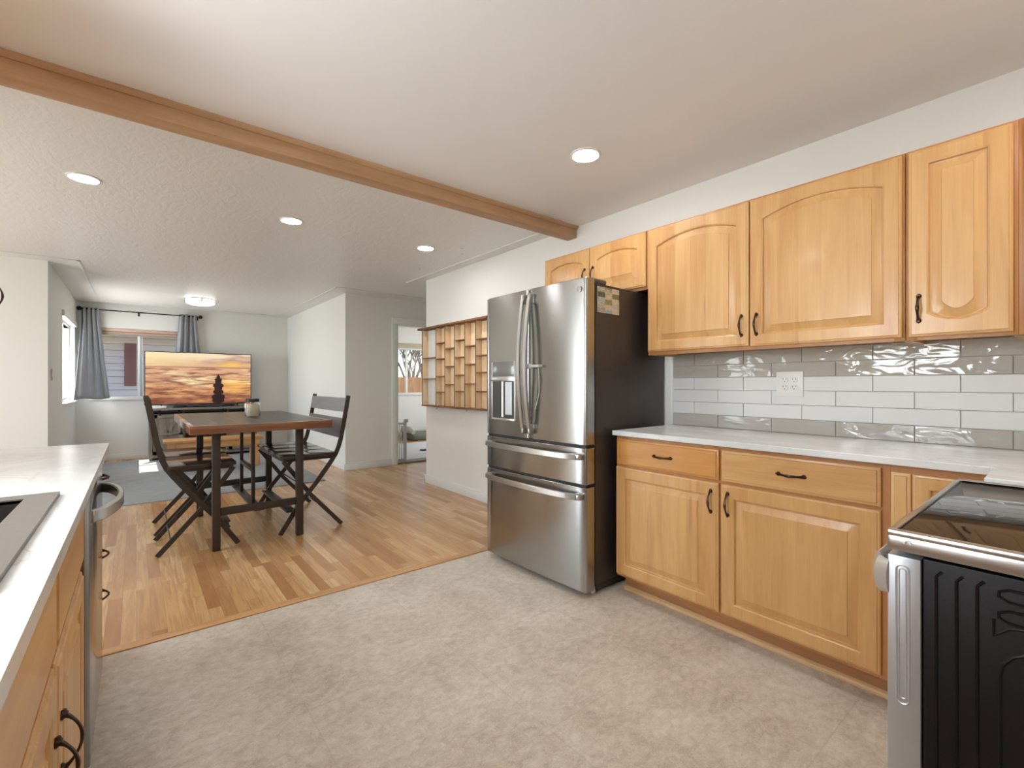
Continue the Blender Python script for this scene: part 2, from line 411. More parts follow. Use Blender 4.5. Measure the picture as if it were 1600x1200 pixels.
# ------------------------------------------------------------------ windows and doorway
def slider_window(name, axis, a, b, z0, z1, p_in, p_out, meet, cover):
    """two-sash slider set in a wall; axis = direction it runs along"""
    m = MB(); g = MB(); t = MB()
    def bx(B, u0, u1, q0, q1, w0, w1, bev=.004):
        if axis == 'X': B.box((u0, q0, w0), (u1, q1, w1), bev)
        else: B.box((q0, u0, w0), (q1, u1, w1), bev)
    mid = (p_in + p_out) / 2; s = 1 if p_out > p_in else -1
    f0, f1 = mid - .005 * s, mid + .045 * s
    w = .035
    bx(m, a, b, f0, f1, z0, z0 + w); bx(m, a, b, f0, f1, z1 - w, z1); bx(m, a, a + w, f0, f1, z0 + w, z1 - w); bx(m, b - w, b, f0, f1, z0 + w, z1 - w)
    bx(m, meet - .03, meet + .005, f0, f0 + .022 * s, z0 + w, z1 - w); bx(m, meet + .008, meet + .035, f0 + .024 * s, f1, z0 + w, z1 - w)
    bx(g, a + w, meet - .028, f0 + .01 * s, f0 + .014 * s, z0 + w, z1 - w, 0); bx(g, meet + .033, b - w, f0 + .032 * s, f0 + .036 * s, z0 + w, z1 - w, 0)
    bx(t, a - .03, b + .03, p_in - .028 * s, f0, z0 - .022, z0 + .001)
    o = struct(m.build(name, M_white_pl)); g.build('pane', M_glass, o); t.build('sill', M_trim, o)
    return o
slider_window('window_1', 'X', -.52, .62, .945, 2.035, 9.43, 9.55, .045, .1)
slider_window('window_2', 'Y', 7.74, 9.12, .935, 2.0, -.69, -.81, 8.45, .1)
slider_window('window_3', 'X', 4.32, 5.9, .945, 1.965, 9.43, 9.55, 4.66, .1)
slider_window('window_4', 'Y', .7, 1.55, 1.12, 2.0, -.73, -.85, 1.13, .1)
slider_window('fill_window', 'Y', 7.1, 8.7, .95, 2.0, 6.5, 6.62, 7.9, .1)  # unseen window, added as a way in for the bedroom fill lamp
slider_window('window_5', 'Y', 3.3, 5.5, .08, 2.08, -3.2, -3.32, 4.4, .1)
# head trim of the window beside the far corner, bedroom window head board
struct(MB().box((-.69, 7.66, 1.99), (-.665, 9.2, 2.06), .004).build('trim_8', M_trim))
struct(MB().box((4.25, 9.40, 1.965), (5.95, 9.43, 2.06), .004).build('trim_9', plain('tan_head_board', (196, 184, 158), .5)))
# raised shade in the far window
sh = thing('roller_blind', 'beige rolled-up blind at the head of the far window, between the grey curtains', 'blind', (.05, 9.40, 2.0))
MB().box((-.50, 9.435, 1.985), (.60, 9.475, 2.033), .006).build('headrail', plain('pink_beige_rail', (206, 176, 158), .5), sh)
MB().tube([(-.49, 9.455, 1.963), (.59, 9.455, 1.963)], .021, 14).build('rolled_fabric', plain('beige_shade_fabric', (188, 160, 138), .8), sh)
MB().box((-.49, 9.448, 1.93), (.59, 9.462, 1.943), .004).build('bottom_bar', plain('grey_blue_bar', (150, 160, 170), .5), sh)

# cased doorway to the bedroom (no leaf in view)
cs = MB()
for (u0, u1, w0, w1) in ((2.872, 2.96, 0, 2.045), (3.76, 3.85, 0, 2.045), (2.872, 3.85, 2.045, 2.135)):
    cs.box((u0, 6.314, w0), (u1, 6.33, w1), .004)
cs.box((2.94, 6.33, 0), (2.975, 6.45, 2.045)).box((3.745, 6.33, 0), (3.78, 6.45, 2.045)).box((2.96, 6.33, 2.03), (3.76, 6.45, 2.06))
struct(cs.build('door_1', M_trim))
struct(MB().box((2.96, 6.325, 0), (3.76, 6.455, .02), .004).build('trim_10', plain('dark_door_saddle', (120, 104, 90), .5)))

# ------------------------------------------------------------------ joinery helpers
def frame_right(x, y, z):      # u to -Y, v up, n towards -X (cabinets on the right wall)
    return Matrix(((0, 0, -1, x), (-1, 0, 0, y), (0, 1, 0, z), (0, 0, 0, 1)))
def frame_left(x, y, z):       # u to +Y, v up, n towards +X (cabinets on the sink wall)
    return Matrix(((0, 0, 1, x), (1, 0, 0, y), (0, 1, 0, z), (0, 0, 0, 1)))
def frame_back(x, y, z):       # u to +X... faces +Y
    return Matrix(((-1, 0, 0, x), (0, 0, 1, y), (0, 1, 0, z), (0, 0, 0, 1)))
def frame_front(x, y, z):      # faces -Y
    return Matrix(((1, 0, 0, x), (0, 0, -1, y), (0, 1, 0, z), (0, 0, 0, 1)))

def ring(w, h, ins, z, top=0, bot=0, K=20, amt=1.0):
    """closed ring; arched top (rise in the middle) and/or arched bottom (dip in the middle)"""
    l, r, b, t = ins[0], w - ins[1], ins[2], h - ins[3]
    pts = []
    for i in range(K + 1):
        q = i / K; pts.append((l + (r - l) * q, b - bot * 4 * q * (1 - q) * amt, z))
    for i in range(K + 1):
        q = i / K; pts.append((r - (r - l) * q, t + top * 4 * q * (1 - q) * amt, z))
    return pts
def panel_door(w, h, M, name, mat, parent, stile=.062, top_rail=.062, bot_rail=.062, arch_top=0, arch_bot=0, T=.019, raise_=.036):
    m = MB(M); S = stile
    tr, br = top_rail + arch_top, bot_rail + arch_bot
    def ins(e): return (S + e, S + e, br + e, tr + e)
    R = [ring(w, h, (0,) * 4, 0), ring(w, h, (0,) * 4, T - .007), ring(w, h, (.003,) * 4, T - .004), ring(w, h, (.009,) * 4, T - .003), ring(w, h, (.011,) * 4, T),
         ring(w, h, ins(-.006), T, arch_top, arch_bot), ring(w, h, ins(-.003), T - .002, arch_top, arch_bot), ring(w, h, ins(-.001), T - .0025, arch_top, arch_bot), ring(w, h, ins(.0025), T - .0115, arch_top, arch_bot),
         ring(w, h, ins(.0065), T - .0125, arch_top, arch_bot), ring(w, h, ins(raise_), T - .0035, arch_top, arch_bot), ring(w, h, ins(raise_ + .0015), T - .001, arch_top, arch_bot)]
    n = len(R[0]); v = [p for r in R for p in r]; f = []
    for i in range(len(R) - 1):
        for k in range(n): f.append([i * n + k, i * n + (k + 1) % n, (i + 1) * n + (k + 1) % n, (i + 1) * n + k])
    f.append(list(range(n))[::-1]); f.append(list(range((len(R) - 1) * n, len(R) * n)))
    m.add(v, f); return m.build(name, mat, parent, smooth=25)
def drawer_front(w, h, M, mat, parent, name='drawer', T=.019):
    m = MB(M); K = 1
    R = [ring(w, h, (0,) * 4, 0, K=K), ring(w, h, (0,) * 4, T - .007, K=K), ring(w, h, (.004,) * 4, T - .005, K=K), ring(w, h, (.010,) * 4, T - .004, K=K), ring(w, h, (.012,) * 4, T, K=K)]
    n = len(R[0]); v = [p for r in R for p in r]; f = []
    for i in range(len(R) - 1):
        for k in range(n): f.append([i * n + k, i * n + (k + 1) % n, (i + 1) * n + (k + 1) % n, (i + 1) * n + k])
    f.append(list(range(n))[::-1]); f.append(list(range((len(R) - 1) * n, len(R) * n)))
    m.add(v, f); return m.build(name, mat, parent, smooth=25)
def pull(M, u, v, n0, parent, upright=True, L=.096, name='handle'):
    """bronze bow pull with flared feet; centre (u, v) on a face at height n0"""
    m = MB(M); pts, rs = [], []
    for i in range(17):
        q = i / 16; s = (q - .5) * L
        d = .005 + .024 * (math.sin(PI * q) ** .75)
        a = abs(q - .5) * 2
        r = .0045 + .0022 * math.exp(-((q - .5) / .13) ** 2) + .0032 * max(0, a - .82) / .18
        pts.append((u, v + s, n0 + d) if upright else (u + s, v, n0 + d)); rs.append(r)
    m.tube(pts, rs, 10, up=(1, 0, 0) if upright else (0, 1, 0), flat=.55)
    for e in (-1, 1):
        c = (u, v + e * L / 2, n0) if upright else (u + e * L / 2, v, n0)
        R = Matrix.Translation(Vector(c))
        m.lathe([(.0085, 0), (.009, .002), (.0065, .006), (.005, .010)], n=12, M=R)
        m.tube([Vector(c) + Vector((0, e * .004, .004) if upright else (e * .004, 0, .004)), Vector(c) + Vector((0, e * .010, .005) if upright else (e * .010, 0, .005))], [.006, .003], 8)
    return m.build(name, M_bronze, parent)

# ------------------------------------------------------------------ wall cabinets, right wall
XU = 2.405          # face-frame plane of wall cabinets
def upper(name, label, y1, y0, z0, z1, doors, group='maple wall cabinets'):
    """y1 > y0; doors: (y_left, y_right, z0, z1, arch_top, arch_bot, handle side, handle z)"""
    c = thing(name, label, 'cabinet', (XW, (y0 + y1) / 2, z0), group=group)
    b = MB(); t = .016
    b.box((XU, y0, z0), (XW - .001, y0 + t, z1)).box((XU, y1 - t, z0), (XW - .001, y1, z1)).box((XU, y0 + t, z1 - t), (XW - .001, y1 - t, z1))
    b.box((XU + .02, y0 + t, z0 + .022), (XW - .001, y1 - t, z0 + .036)).box((XW - .012, y0 + t, z0 + .03), (XW - .001, y1 - t, z1 - t))
    b.build('carcass', M_maple, c)
    f = MB(); f.box((XU - .001, y0, z0), (XU + .019, y0 + .035, z1), .001).box((XU - .001, y1 - .035, z0), (XU + .019, y1, z1), .001)
    f.box((XU - .001, y0 + .035, z0), (XU + .019, y1 - .035, z0 + .03)).box((XU - .001, y0 + .035, z1 - .035), (XU + .019, y1 - .035, z1))
    if len(doors) > 1:
        ym = (doors[0][1] + doors[1][0]) / 2; f.box((XU, ym - .03, z0 + .03), (XU + .018, ym + .03, z1 - .035))
    f.build('face_frame', M_frame, c)
    for (yl, yr, a, b2, at, ab, side, hz) in doors:
        w, h = yl - yr, b2 - a; M = frame_right(XU - .001, yl, a)
        d = panel_door(w, h, M, 'door', M_maple, c, arch_top=at, arch_bot=ab)
        hu = .033 if side == 'l' else w - .033
        pull(M, hu, hz - a, .019, d)
    return c
upper('wall_cabinet', 'maple wall cabinet over the fridge, short pair of arched doors', 2.58, 1.672, 1.745, 2.10,
      [(2.568, 2.131, 1.762, 2.092, .03, 0, 'r', 1.905), (2.124, 1.679, 1.762, 2.092, .03, 0, 'l', 1.905)])
upper('wall_cabinet', 'wide maple wall cabinet with two large arched-panel doors beside the fridge', 1.670, .464, 1.345, 2.10,
      [(1.664, 1.073, 1.364, 2.09, .045, 0, 'r', 1.468), (1.066, .472, 1.360, 2.09, .045, 0, 'l', 1.468)])
upper('wall_cabinet', 'narrow maple wall cabinet over the counter, single tall door curved at the bottom', .462, .155, 1.345, 2.10,
      [(.452, .167, 1.358, 2.09, 0, .032, 'l', 1.468)])
upper('wall_cabinet', 'maple wall cabinet cut by the right edge of the photo, above the range corner', .1545, -.445, 1.345, 2.10,
      [(.140, -.145, 1.358, 2.09, .04, 0, 'r', 1.468), (-.151, -.436, 1.358, 2.09, .04, 0, 'l', 1.468)])

# ------------------------------------------------------------------ base cabinets, right wall
XB = 2.112          # face-frame plane
bc = thing('base_cabinet', 'maple base cabinet with two drawers over two wide doors, under the right counter', 'cabinet', (2.4, 1.07, 0))
m = MB(); m.box((XB + .018, .449, .1), (XW - .001, 1.672, .886)); m.build('carcass', M_maple, bc)
m = MB()
m.box((XB - .001, .449, .1), (XB + .018, .482, .886)).box((XB - .001, 1.655, .1), (XB + .018, 1.672, .886)).box((XB - .0003, 1.045, .1305), (XB + .017, 1.10, .8615))
m.box((XB - .001, .482, .862), (XB + .018, 1.655, .886)).box((XB - .0006, .4825, .70), (XB + .0175, 1.6545, .74)).box((XB - .001, .482, .1), (XB + .018, 1.655, .13))
m.build('face_frame', M_frame, bc)
MB().box((2.188, .449, 0), (2.20, 1.672, .1)).build('toe_kick', M_toe, bc)
m = MB(); m.prism([(2.188, 1.672, 0), (2.172, 1.672, 0), (2.172, 1.672, .008), (2.178, 1.672, .017), (2.188, 1.672, .022)], (0, -1.223, 0)); m.build('shoe_moulding', M_shoe, bc)
for yl, yr, mt in ((1.664, 1.077, M_maple_o), (1.064, .474, M_maple_y)):
    M = frame_right(XB - .001, yl, .727); d = drawer_front(yl - yr, .141, M, mt, bc); pull(M, (yl - yr) / 2, .0705, .019, d, False)
for yl, yr, s in ((1.668, 1.077, 'r'), (1.067, .474, 'l')):
    M = frame_right(XB - .001, yl, .115); w = yl - yr
    d = panel_door(w, .598, M, 'door', M_maple, bc, stile=.064, top_rail=.064, bot_rail=.064); pull(M, .035 if s == 'l' else w - .035, .51, .019, d)
cc = thing('corner_cabinet', 'maple corner base cabinet half hidden behind the range, with a narrow raised-panel door', 'cabinet', (2.4, .1, 0))
m = MB(); m.box((XB + .018, -.448, .1), (XW - .001, .442, .886)).box((1.832, -.448, .1), (XB + .018, .170, .886)); m.build('carcass', M_maple, cc)
m = MB(); m.box((XB - .001, .185, .1), (XB + .018, .4485, .886)); m.box((1.832, .170, .1), (XB - .001, .188, .886)); m.build('face_frame', M_frame, cc)
MB().box((2.188, .05, 0), (2.20, .4485, .1)).box((1.84, .10, 0), (2.188, .112, .1)).build('toe_kick', M_toe, cc)
drawer_front(.056, .74, frame_right(XB - .001, .447, .118), M_maple, cc, 'filler_panel', .012)
M = frame_right(XB - .001, .386, .115); panel_door(.18, .745, M, 'door', M_maple, cc, stile=.05, top_rail=.05, bot_rail=.05, raise_=.028)
M = frame_back(XB - .02, .188, .115); d = panel_door(.235, .745, M, 'door', M_maple, cc, stile=.05, top_rail=.05, bot_rail=.05, raise_=.03); pull(M, .205, .62, .019, d)
# L-shaped worktop
m = MB()
m.prism([(2.07, 1.675, .887), (2.688, 1.675, .887), (2.688, -.448, .887), (1.826, -.448, .887), (1.826, .183, .887), (2.062, .183, .887), (2.07, .19, .887)], (0, 0, .027))
ct = m.build('countertop', M_marble)
bv = ct.modifiers.new('edge', 'BEVEL'); bv.width = .003; bv.segments = 2; bv.limit_method = 'ANGLE'
tag(ct, 'white marbled L-shaped worktop on the right-hand maple cabinets', 'countertop')

# quad outlet on the splashback
ol = thing('outlet', 'white four-socket outlet plate on the tiled splashback', 'outlet', (XW - .012, .99, 1.172))
MB().box((XW - .016, .925, 1.106), (XW - .010, 1.055, 1.238), .002).build('cover_plate', M_white_pl, ol)
for yy in (.967, 1.013):
    for zz in (1.153, 1.192):
        M = frame_right(XW - .016, yy, zz)
        s = MB(M).lathe([(.0165, 0), (.0165, .0022), (.0155, .003)], n=20).build('socket', M_white_pl, ol)
        q = MB(M); q.box((-.0085, .002, .0025), (-.0060, .011, .0034)).box((.0060, .003, .0025), (.0085, .010, .0034)).lathe([(.0028, .0025), (.0028, .0034)], (0, -.006, 0), 10)
        q.build('slots', M_black, s)

# ------------------------------------------------------------------ refrigerator (local: front towards -X, right side at y=0, depth +X)
FR = thing('refrigerator', 'stainless french-door refrigerator with two bottom drawers and dark side', 'refrigerator', (1.885, 1.708, 0), math.radians(1.7))
FW, FD = .885, .79
m = MB(); m.box((.095, .008, .055), (FD, FW - .008, 1.735), .006); m.box((.12, .02, .02), (FD - .02, FW - .02, .06)); m.build('body', M_fridge_side, FR, False)
def bowed(y0, y1, z0, z1, T=.085, r=.012):
    """door slab with a gently bowed front spanning the whole fridge width"""
    m = MB(); K = 14; prof = []
    def bow(y): return .010 * (((y - FW / 2) / (FW / 2)) ** 2)
    front = []
    for i in range(K + 1):
        y = y0 + r + (y1 - y0 - 2 * r) * i / K; front.append((bow(y), y))
    loop = [(T, y0 + .004), (r + bow(y0), y0)] + [(bow(y0) + r * (1 - math.sin(q)), y0 + r * (1 - math.cos(q))) for q in (.4, .8, 1.2)] + front + \
           [(bow(y1) + r * (1 - math.sin(q)), y1 - r * (1 - math.cos(q))) for q in (1.2, .8, .4)] + [(r + bow(y1), y1), (T, y1 - .004)]
    m.prism([(x, y, z0) for x, y in loop], (0, 0, z1 - z0)); return m
m = MB()
dl = bowed(.448, FW, .838, 1.753).build('door', M_steel, FR, False)
dr = bowed(0, .442, .838, 1.753).build('door', M_steel, FR, False)
d1 = bowed(0, FW, .622, .822).build('drawer', M_steel, FR, False)
d2 = bowed(0, FW, .034, .606).build('drawer', M_steel, FR, False)
for d in (dl, dr, d1, d2):
    bv = d.modifiers.new('edge', 'BEVEL'); bv.width = .003; bv.segments = 2; bv.limit_method = 'ANGLE'; bv.angle_limit = .8
# dark gaskets behind the gaps
MB().box((.02, .012, .05), (.10, FW - .012, 1.745)).build('gasket', M_black, FR, False)
for (yy, par) in ((.474, dl), (.416, dr)):     # bowed upright handles
    m = MB(); pts = []
    for i in range(15):
        q = i / 14; pts.append((-.030 - .034 * math.sin(PI * q), yy, .90 + .79 * q))
    m.bar(pts, .026, .016, (0, 1, 0))
    for z in (.90, 1.69):
        e = -1 if z < 1.2 else 1
        m.box((-.036, yy - .013, z - .03), (.006, yy + .013, z + .03), .006)
    bvh = m.build('handle', M_steel_s, par, False)
    bvh.modifiers.new('edge', 'BEVEL').width = .003
for z, par in ((.775, d1), (.556, d2)):         # drawer handles
    m = MB(); pts = []
    for i in range(17):
        q = i / 16; pts.append((-.020 - .036 * math.sin(PI * q) ** .6, .045 + (FW - .09) * q, z))
    m.bar(pts, .034, .014, (0, 0, 1))
    for yy in (.045, FW - .045): m.box((-.024, yy - .022, z - .017), (.012, yy + .022, z + .017), .006)
    m.build('handle', M_steel_s, par, False).modifiers.new('edge', 'BEVEL').width = .003
# water and ice dispenser
dz0, dz1, dy0, dy1 = .935, 1.318, .575, .818
m = MB(); fx = .003
m.box((-.003, dy0, dz0), (.010, dy0 + .012, dz1), .002).box((-.003, dy1 - .012, dz0), (.010, dy1, dz1), .002).box((-.003, dy0, dz0), (.010, dy1, dz0 + .014), .002)
m.box((-.004, dy0, 1.19), (.010, dy1, 1.222), .002)
dp = m.build('dispenser', M_steel_s, dl, False)
MB().box((-.001, dy0 + .010, 1.222), (.010, dy1 - .010, dz1), .002).build('control_panel', plain('smoked_grey_panel', (128, 128, 126), .18, .3), dp, False)
MB().box((-.0005, dy0 + .012, dz0 + .014), (.006, dy1 - .012, 1.19)).build('recess', plain('dispenser_recess', (70, 70, 68), .3, .2), dp, False)
MB().box((-.004, dy0 + .03, dz0 + .04), (.002, dy0 + .098, 1.185), .004).build('paddle', plain('frosted_paddle', (205, 210, 214), .3), dp, False)
MB().box((-.005, dy0 + .115, dz0 + .02), (.002, dy0 + .135, 1.19), .004).build('spout', M_white_pl, dp, False)
MB(frame_right(.0045, .045, 1.693)).lathe([(.016, 0), (.016, .0015), (.013, .002)], n=24).build('badge', plain('brushed_badge', (170, 168, 164), .35, .9), dr, False)
m = MB(); m.box((-.040, .395, 1.265), (-.020, .437, 1.295), .004).box((-.034, .33, 1.272), (.004, .40, 1.288), .004)
m.tube([(-.002, .36, 1.268), (-.012, .345, 1.2), (-.004, .352, 1.12), (-.006, .385, 1.02)], .003, 6).build('child_latch', plain('grey_latch_plastic', (188, 186, 180), .5), dr, False)
for y0 in (.006, FW - .066): MB().box((.06, y0, 1.73), (.20, y0 + .06, 1.762), .014, 3).build('hinge_cover', plain('brown_hinge_cover', (86, 76, 70), .5), FR, False)
for y0 in (.03, FW - .06):
    MB().box((.10, y0, 0), (.125, y0 + .03, .06), .004).build('foot', M_white_pl, FR, False)
    MB().box((FD - .1, y0, 0), (FD - .07, y0 + .03, .06), .004).build('foot', M_dark_metal, FR, False)

# picture sheet of little photos on the fridge side
def colour_grid(name, w, h, nx, ny, fn, M, mat_fn, parent=None):
    me = bpy.data.meshes.new(name)
    v = [tuple(M @ Vector((w * i / nx, h * j / ny, 0))) for j in range(ny + 1) for i in range(nx + 1)]
    f = [(j * (nx + 1) + i, j * (nx + 1) + i + 1, (j + 1) * (nx + 1) + i + 1, (j + 1) * (nx + 1) + i) for j in range(ny) for i in range(nx)]
    me.from_pydata(v, [], f); at = me.color_attributes.new('picture', 'FLOAT_COLOR', 'CORNER')
    cols = []
    for j in range(ny):
        for i in range(nx): cols += [*lin(*fn((i + .5) / nx, (j + .5) / ny)), 1] * 4
    at.data.foreach_set('color', cols)
    me.materials.append(mat_fn()); o = bpy.data.objects.new(name, me); COL.objects.link(o)
    if parent: o.parent = parent
    return o
def attr_mat(name, emit):
    def mk():
        n = NT(name); a = n.n('ShaderNodeVertexColor', layer_name='picture')
        if emit: n.set(Base_Color=(.01, .01, .01), Emission_Color=a.outputs[0], Emission_Strength=emit, Roughness=.2)
        else: n.set(Base_Color=a.outputs[0], Roughness=.45)
        return n.m
    return mk
rs = random.Random(5); cells = {}
pal = [(214, 212, 204), (226, 222, 214), (150, 140, 96), (196, 170, 120), (110, 96, 70), (186, 196, 204), (96, 108, 92), (204, 180, 150), (140, 150, 160), (228, 224, 220)]
def collage(u, v):
    cx, cy = int(u * 3), int(v * 5 + (.4 if cx_odd(u) else 0))
    if (cx, cy) not in cells: cells[(cx, cy)] = (rs.choice(pal), rs.choice(pal))
    a, b = cells[(cx, cy)]; q = mnoise.noise(Vector((u * 14, v * 20, cx + cy * 3.1))) * .5 + .5
    e = min(u * 3 % 1, 1 - u * 3 % 1)
    if e < .04: return (232, 230, 226)
    return tuple(x * (1 - q) + y * q for x, y in zip(a, b))
def cx_odd(u): return int(u * 3) % 2
ph = thing('photo_sheet', 'sheet of small colour photos stuck on the dark fridge side', 'poster', (2.0, 1.706, 1.575))
MS = frame_front(0, 0, 0)
pc = colour_grid('picture', .195, .145, 30, 30, collage, MS, attr_mat('photo_collage', 0), ph)
ph.rotation_euler = (0, 0, math.radians(1.7)); ph.location = (1.998, 1.7175, 1.574)
MB().box((0, .0003, 0), (.195, .0018, .145)).build('paper', plain('paper_white', (232, 230, 226), .7), ph, False)
for i_, v_ in enumerate(pc.data.vertices): v_.co.y -= .0002

# ------------------------------------------------------------------ cubby shelf on the wall
cb = thing('wall_shelf', 'raw pine open-back cubby shelf with staggered cells on the white wall', 'shelf', (XW, 4.25, .915))
D = .08; X0 = XW - D; ys = [4.916, 4.593, 4.399, 4.202, 4.006, 3.81, 3.61]; Z0, Z1 = .925, 1.80; t = .010
m = MB(); m.box((X0 - .03, 3.585, Z1), (XW - .001, 4.975, Z1 + .022), .002); m.build('top_board', M_bark, cb)
MB().box((X0 - .004, 3.60, Z0 - .012), (XW - .001, 4.926, Z0 + .004), .002).build('bottom_board', M_bark, cb)
for y in ys:
    MB().box((X0 + .002, y - t / 2, Z0), (XW - .001, y + t / 2, Z1), .001).build('divider', M_pine, cb)
for i in range(1, 6): MB().box((XW - .008, ys[i + 1] + .042, Z0), (XW - .001, ys[i] - t / 2, Z1), .001).build('back_board', M_pine, cb)
edge = MB()
for y in ys: edge.box((X0 - .001, y - t / 2 - .0005, Z0), (X0 + .003, y + t / 2 + .0005, Z1))
edge.build('sawn_front_edge', M_bark, cb)
sh_z = [[1.472, 1.231], [1.626, 1.45, 1.257, 1.081], [1.555, 1.36, 1.166], [1.63, 1.451, 1.265, 1.093], [1.557, 1.371, 1.173], [1.614, 1.453, 1.285, 1.098]]
for i, zs in enumerate(sh_z):
    for z in zs:
        MB().box((X0 + .002, ys[i + 1] + t / 2, z - .005), (XW - .001, ys[i] - t / 2, z + .005), .001).build('shelf_board', M_bark, cb)
for yy in (4.63, 4.02): MB().tube([(XW - .04, yy, Z0 - .012), (XW - .04, yy, Z0 - .03), (XW - .05, yy, Z0 - .036), (XW - .055, yy, Z0 - .026)], .002, 6).build('hook', M_bronze, cb)

# ------------------------------------------------------------------ peninsula on the left
XL = -.125          # face-frame plane
m = MB()
sx0, sx1, sy0, sy1 = -.585, -.165, .87, 1.475
m.box((-.729, -.448, .887), (sx0, 2.708, .914)).box((sx1, -.448, .887), (-.092, 2.708, .914)).box((sx0, -.448, .887), (sx1, sy0, .914)).box((sx0, sy1, .887), (sx1, 2.708, .914))
lc = m.build('countertop', M_marble); tag(lc, 'white marbled worktop on the left with the dark sink let into it', 'countertop')
# sink
sk = thing('sink', 'dark grey composite drop-in sink in the left worktop', 'sink', (-.37, 1.17, .914))
M_sink = plain('grey_composite', (112, 106, 100), .45, .1, .1, 80); M_sink_in = plain('black_composite_bowl', (52, 46, 44), .4, 0, .12, 90)
m = MB(); a0, a1, b0, b1 = -.60, -.138, .845, 1.505; i0, i1, j0, j1 = -.55, -.190, .90, 1.455
for (p, q) in (((a0, b0), (i0, b1)), ((i1, b0), (a1, b1)), ((i0, b0), (i1, j0)), ((i0, j1), (i1, b1))): m.box((*p, .914), (*q, .923))
m.build('rim', M_sink, sk)
m = MB(); w = .012; zb = .72
m.box((i0 - w, j0 - w, zb), (i0, j1 + w, .920)).box((i1, j0 - w, zb), (i1 + w, j1 + w, .920)).box((i0, j0 - w, zb), (i1, j0, .920)).box((i0, j1, zb), (i1, j1 + w, .920)).box((i0 - w, j0 - w, zb - w), (i1 + w, j1 + w, zb))
m.build('bowl', M_sink_in, sk)
MB().lathe([(.045, zb), (.045, zb + .003), (.03, zb + .004)], (-.37, 1.18, 0), 24).build('drain', M_steel_s, sk)
# sink base: false fronts over doors
sb = thing('base_cabinet', 'maple sink cabinet under the left worktop, nearest the lower-left corner', 'cabinet', (-.4, .8, 0))
m = MB(); m.box((-.729, -.2, .1), (XL - .018, .74, .886)).box((-.729, .74, .1), (XL - .018, 1.735, .66)).box((-.729, 1.70, .66), (XL - .018, 1.735, .886)); m.build('carcass', M_maple, sb)
m = MB(); m.box((XL - .018, -.2, .1), (XL, 1.735, .13)).box((XL - .018, -.2, .865), (XL, 1.735, .886)).box((XL - .0172, -.199, .66), (XL - .0009, 1.734, .72))
for yy in (-.2, .55, 1.10, 1.70): m.box((XL - .0175, yy, .1305), (XL - .0005, yy + .035, .8645))
m.build('face_frame', M_frame, sb)
MB().box((XL - .085, -.2, 0), (XL - .07, 1.735, .1)).build('toe_kick', M_toe, sb)
for y0, y1, hs in ((.05, .58, 'l'), (.60, 1.118, 'r'), (1.132, 1.65, 'l')):
    drawer_front(y1 - y0, .155, frame_left(XL, y0, .71), M_maple_y, sb, 'false_front')
    M = frame_left(XL, y0, .115); d = panel_door(y1 - y0, .57, M, 'door', M_maple, sb)
    pull(M, (y1 - y0) - .035 if hs == 'r' else .035, .41, .019, d)
# dishwasher
dw = thing('dishwasher', 'stainless dishwasher with a bowed bar handle, built in under the left worktop', 'dishwasher', (-.4, 2.05, 0))
MB().box((-.728, 1.745, .1), (-.13, 2.345, .88)).build('tub', M_black, dw)
m = MB(); m.box((-.130, 1.745, .105), (-.100, 2.345, .870), .004); dd = m.build('door', M_steel, dw)
m = MB(); pts = [(-.102 + .062 * math.sin(PI * i / 18) ** .55, 1.80 + .49 * i / 18, .792) for i in range(19)]
m.bar(pts, .036, .016, (0, 0, 1)); m.build('handle', M_steel_s, dd).modifiers.new('edge', 'BEVEL').width = .003
MB().box((-.20, 1.745, 0), (-.19, 2.345, .1)).build('kick_plate', M_black, dw)
# drawer stack at the peninsula end
db = thing('drawer_cabinet', 'end drawer cabinet past the dishwasher, four bronze pulls one over another', 'cabinet', (-.4, 2.53, 0))
m = MB(); m.box((-.729, 2.352, 0), (-.135, 2.69, .886)); m.build('carcass', M_maple, db)
for z0, h in ((.727, .141), (.57, .148), (.415, .148), (.11, .298)):
    M = frame_left(-.135, 2.36, z0); d = drawer_front(.322, h, M, M_maple_y, db); pull(M, .13, h / 2 if h < .2 else .215, .019, d, False, .118)
# wall cabinet above, only its pull shows
lu = thing('wall_cabinet', 'maple wall cabinet at the left edge, only its bronze pull in view', 'cabinet', (-.57, 2.2, 1.345), group='maple wall cabinets')
MB().box((-.729, 1.64, 1.345), (-.435, 2.57, 2.10)).build('carcass', M_maple, lu)
for y0, y1, s in ((1.65, 2.10, 'r'), (2.11, 2.56, 'r')):
    M = frame_left(-.435, y0, 1.36); d = panel_door(y1 - y0, .73, M, 'door', M_maple, lu, arch_top=.04); pull(M, (y1 - y0) - .035 if s == 'r' else .035, .138, .021, d)

# ------------------------------------------------------------------ range (front faces +Y, open side faces the camera)
RG = thing('range', 'freestanding electric range with black glass top and ribbed black side, lower right', 'stove', (1.45, -.1, 0))
x0, x1, yf = 1.085, 1.815, .236; yb = -.43
M_enam = NT('black_textured_enamel'); M_enam.set(Base_Color=lin(20, 16, 16), Roughness=.45, Specular_IOR_Level=.25); M_enam.bump(M_enam.noise(M_enam.obj(), 180, 3, .6), .12, .002); M_enam = M_enam.m
m = MB(); m.box((x0 + .004, yb, .03), (x1 - .004, .186, .862), .003)
def rib(p, r=.0024): m.tube(p, r, 6)
xs = x0 + .004
for yy in (.168, .142, .117): rib([(xs, yy - .008, .846), (xs, yy, .836), (xs, yy, .06)])
for zz in (.842, .808):
    rib([(xs, -.36, zz), (xs, .080, zz), (xs, .092, zz - .006), (xs, .092, zz - .014), (xs, .080, zz - .02), (xs, -.36, zz - .02)])
rib([(xs, .098, .79), (xs, .098, .762), (xs, .08, .78), (xs, .06, .785)])
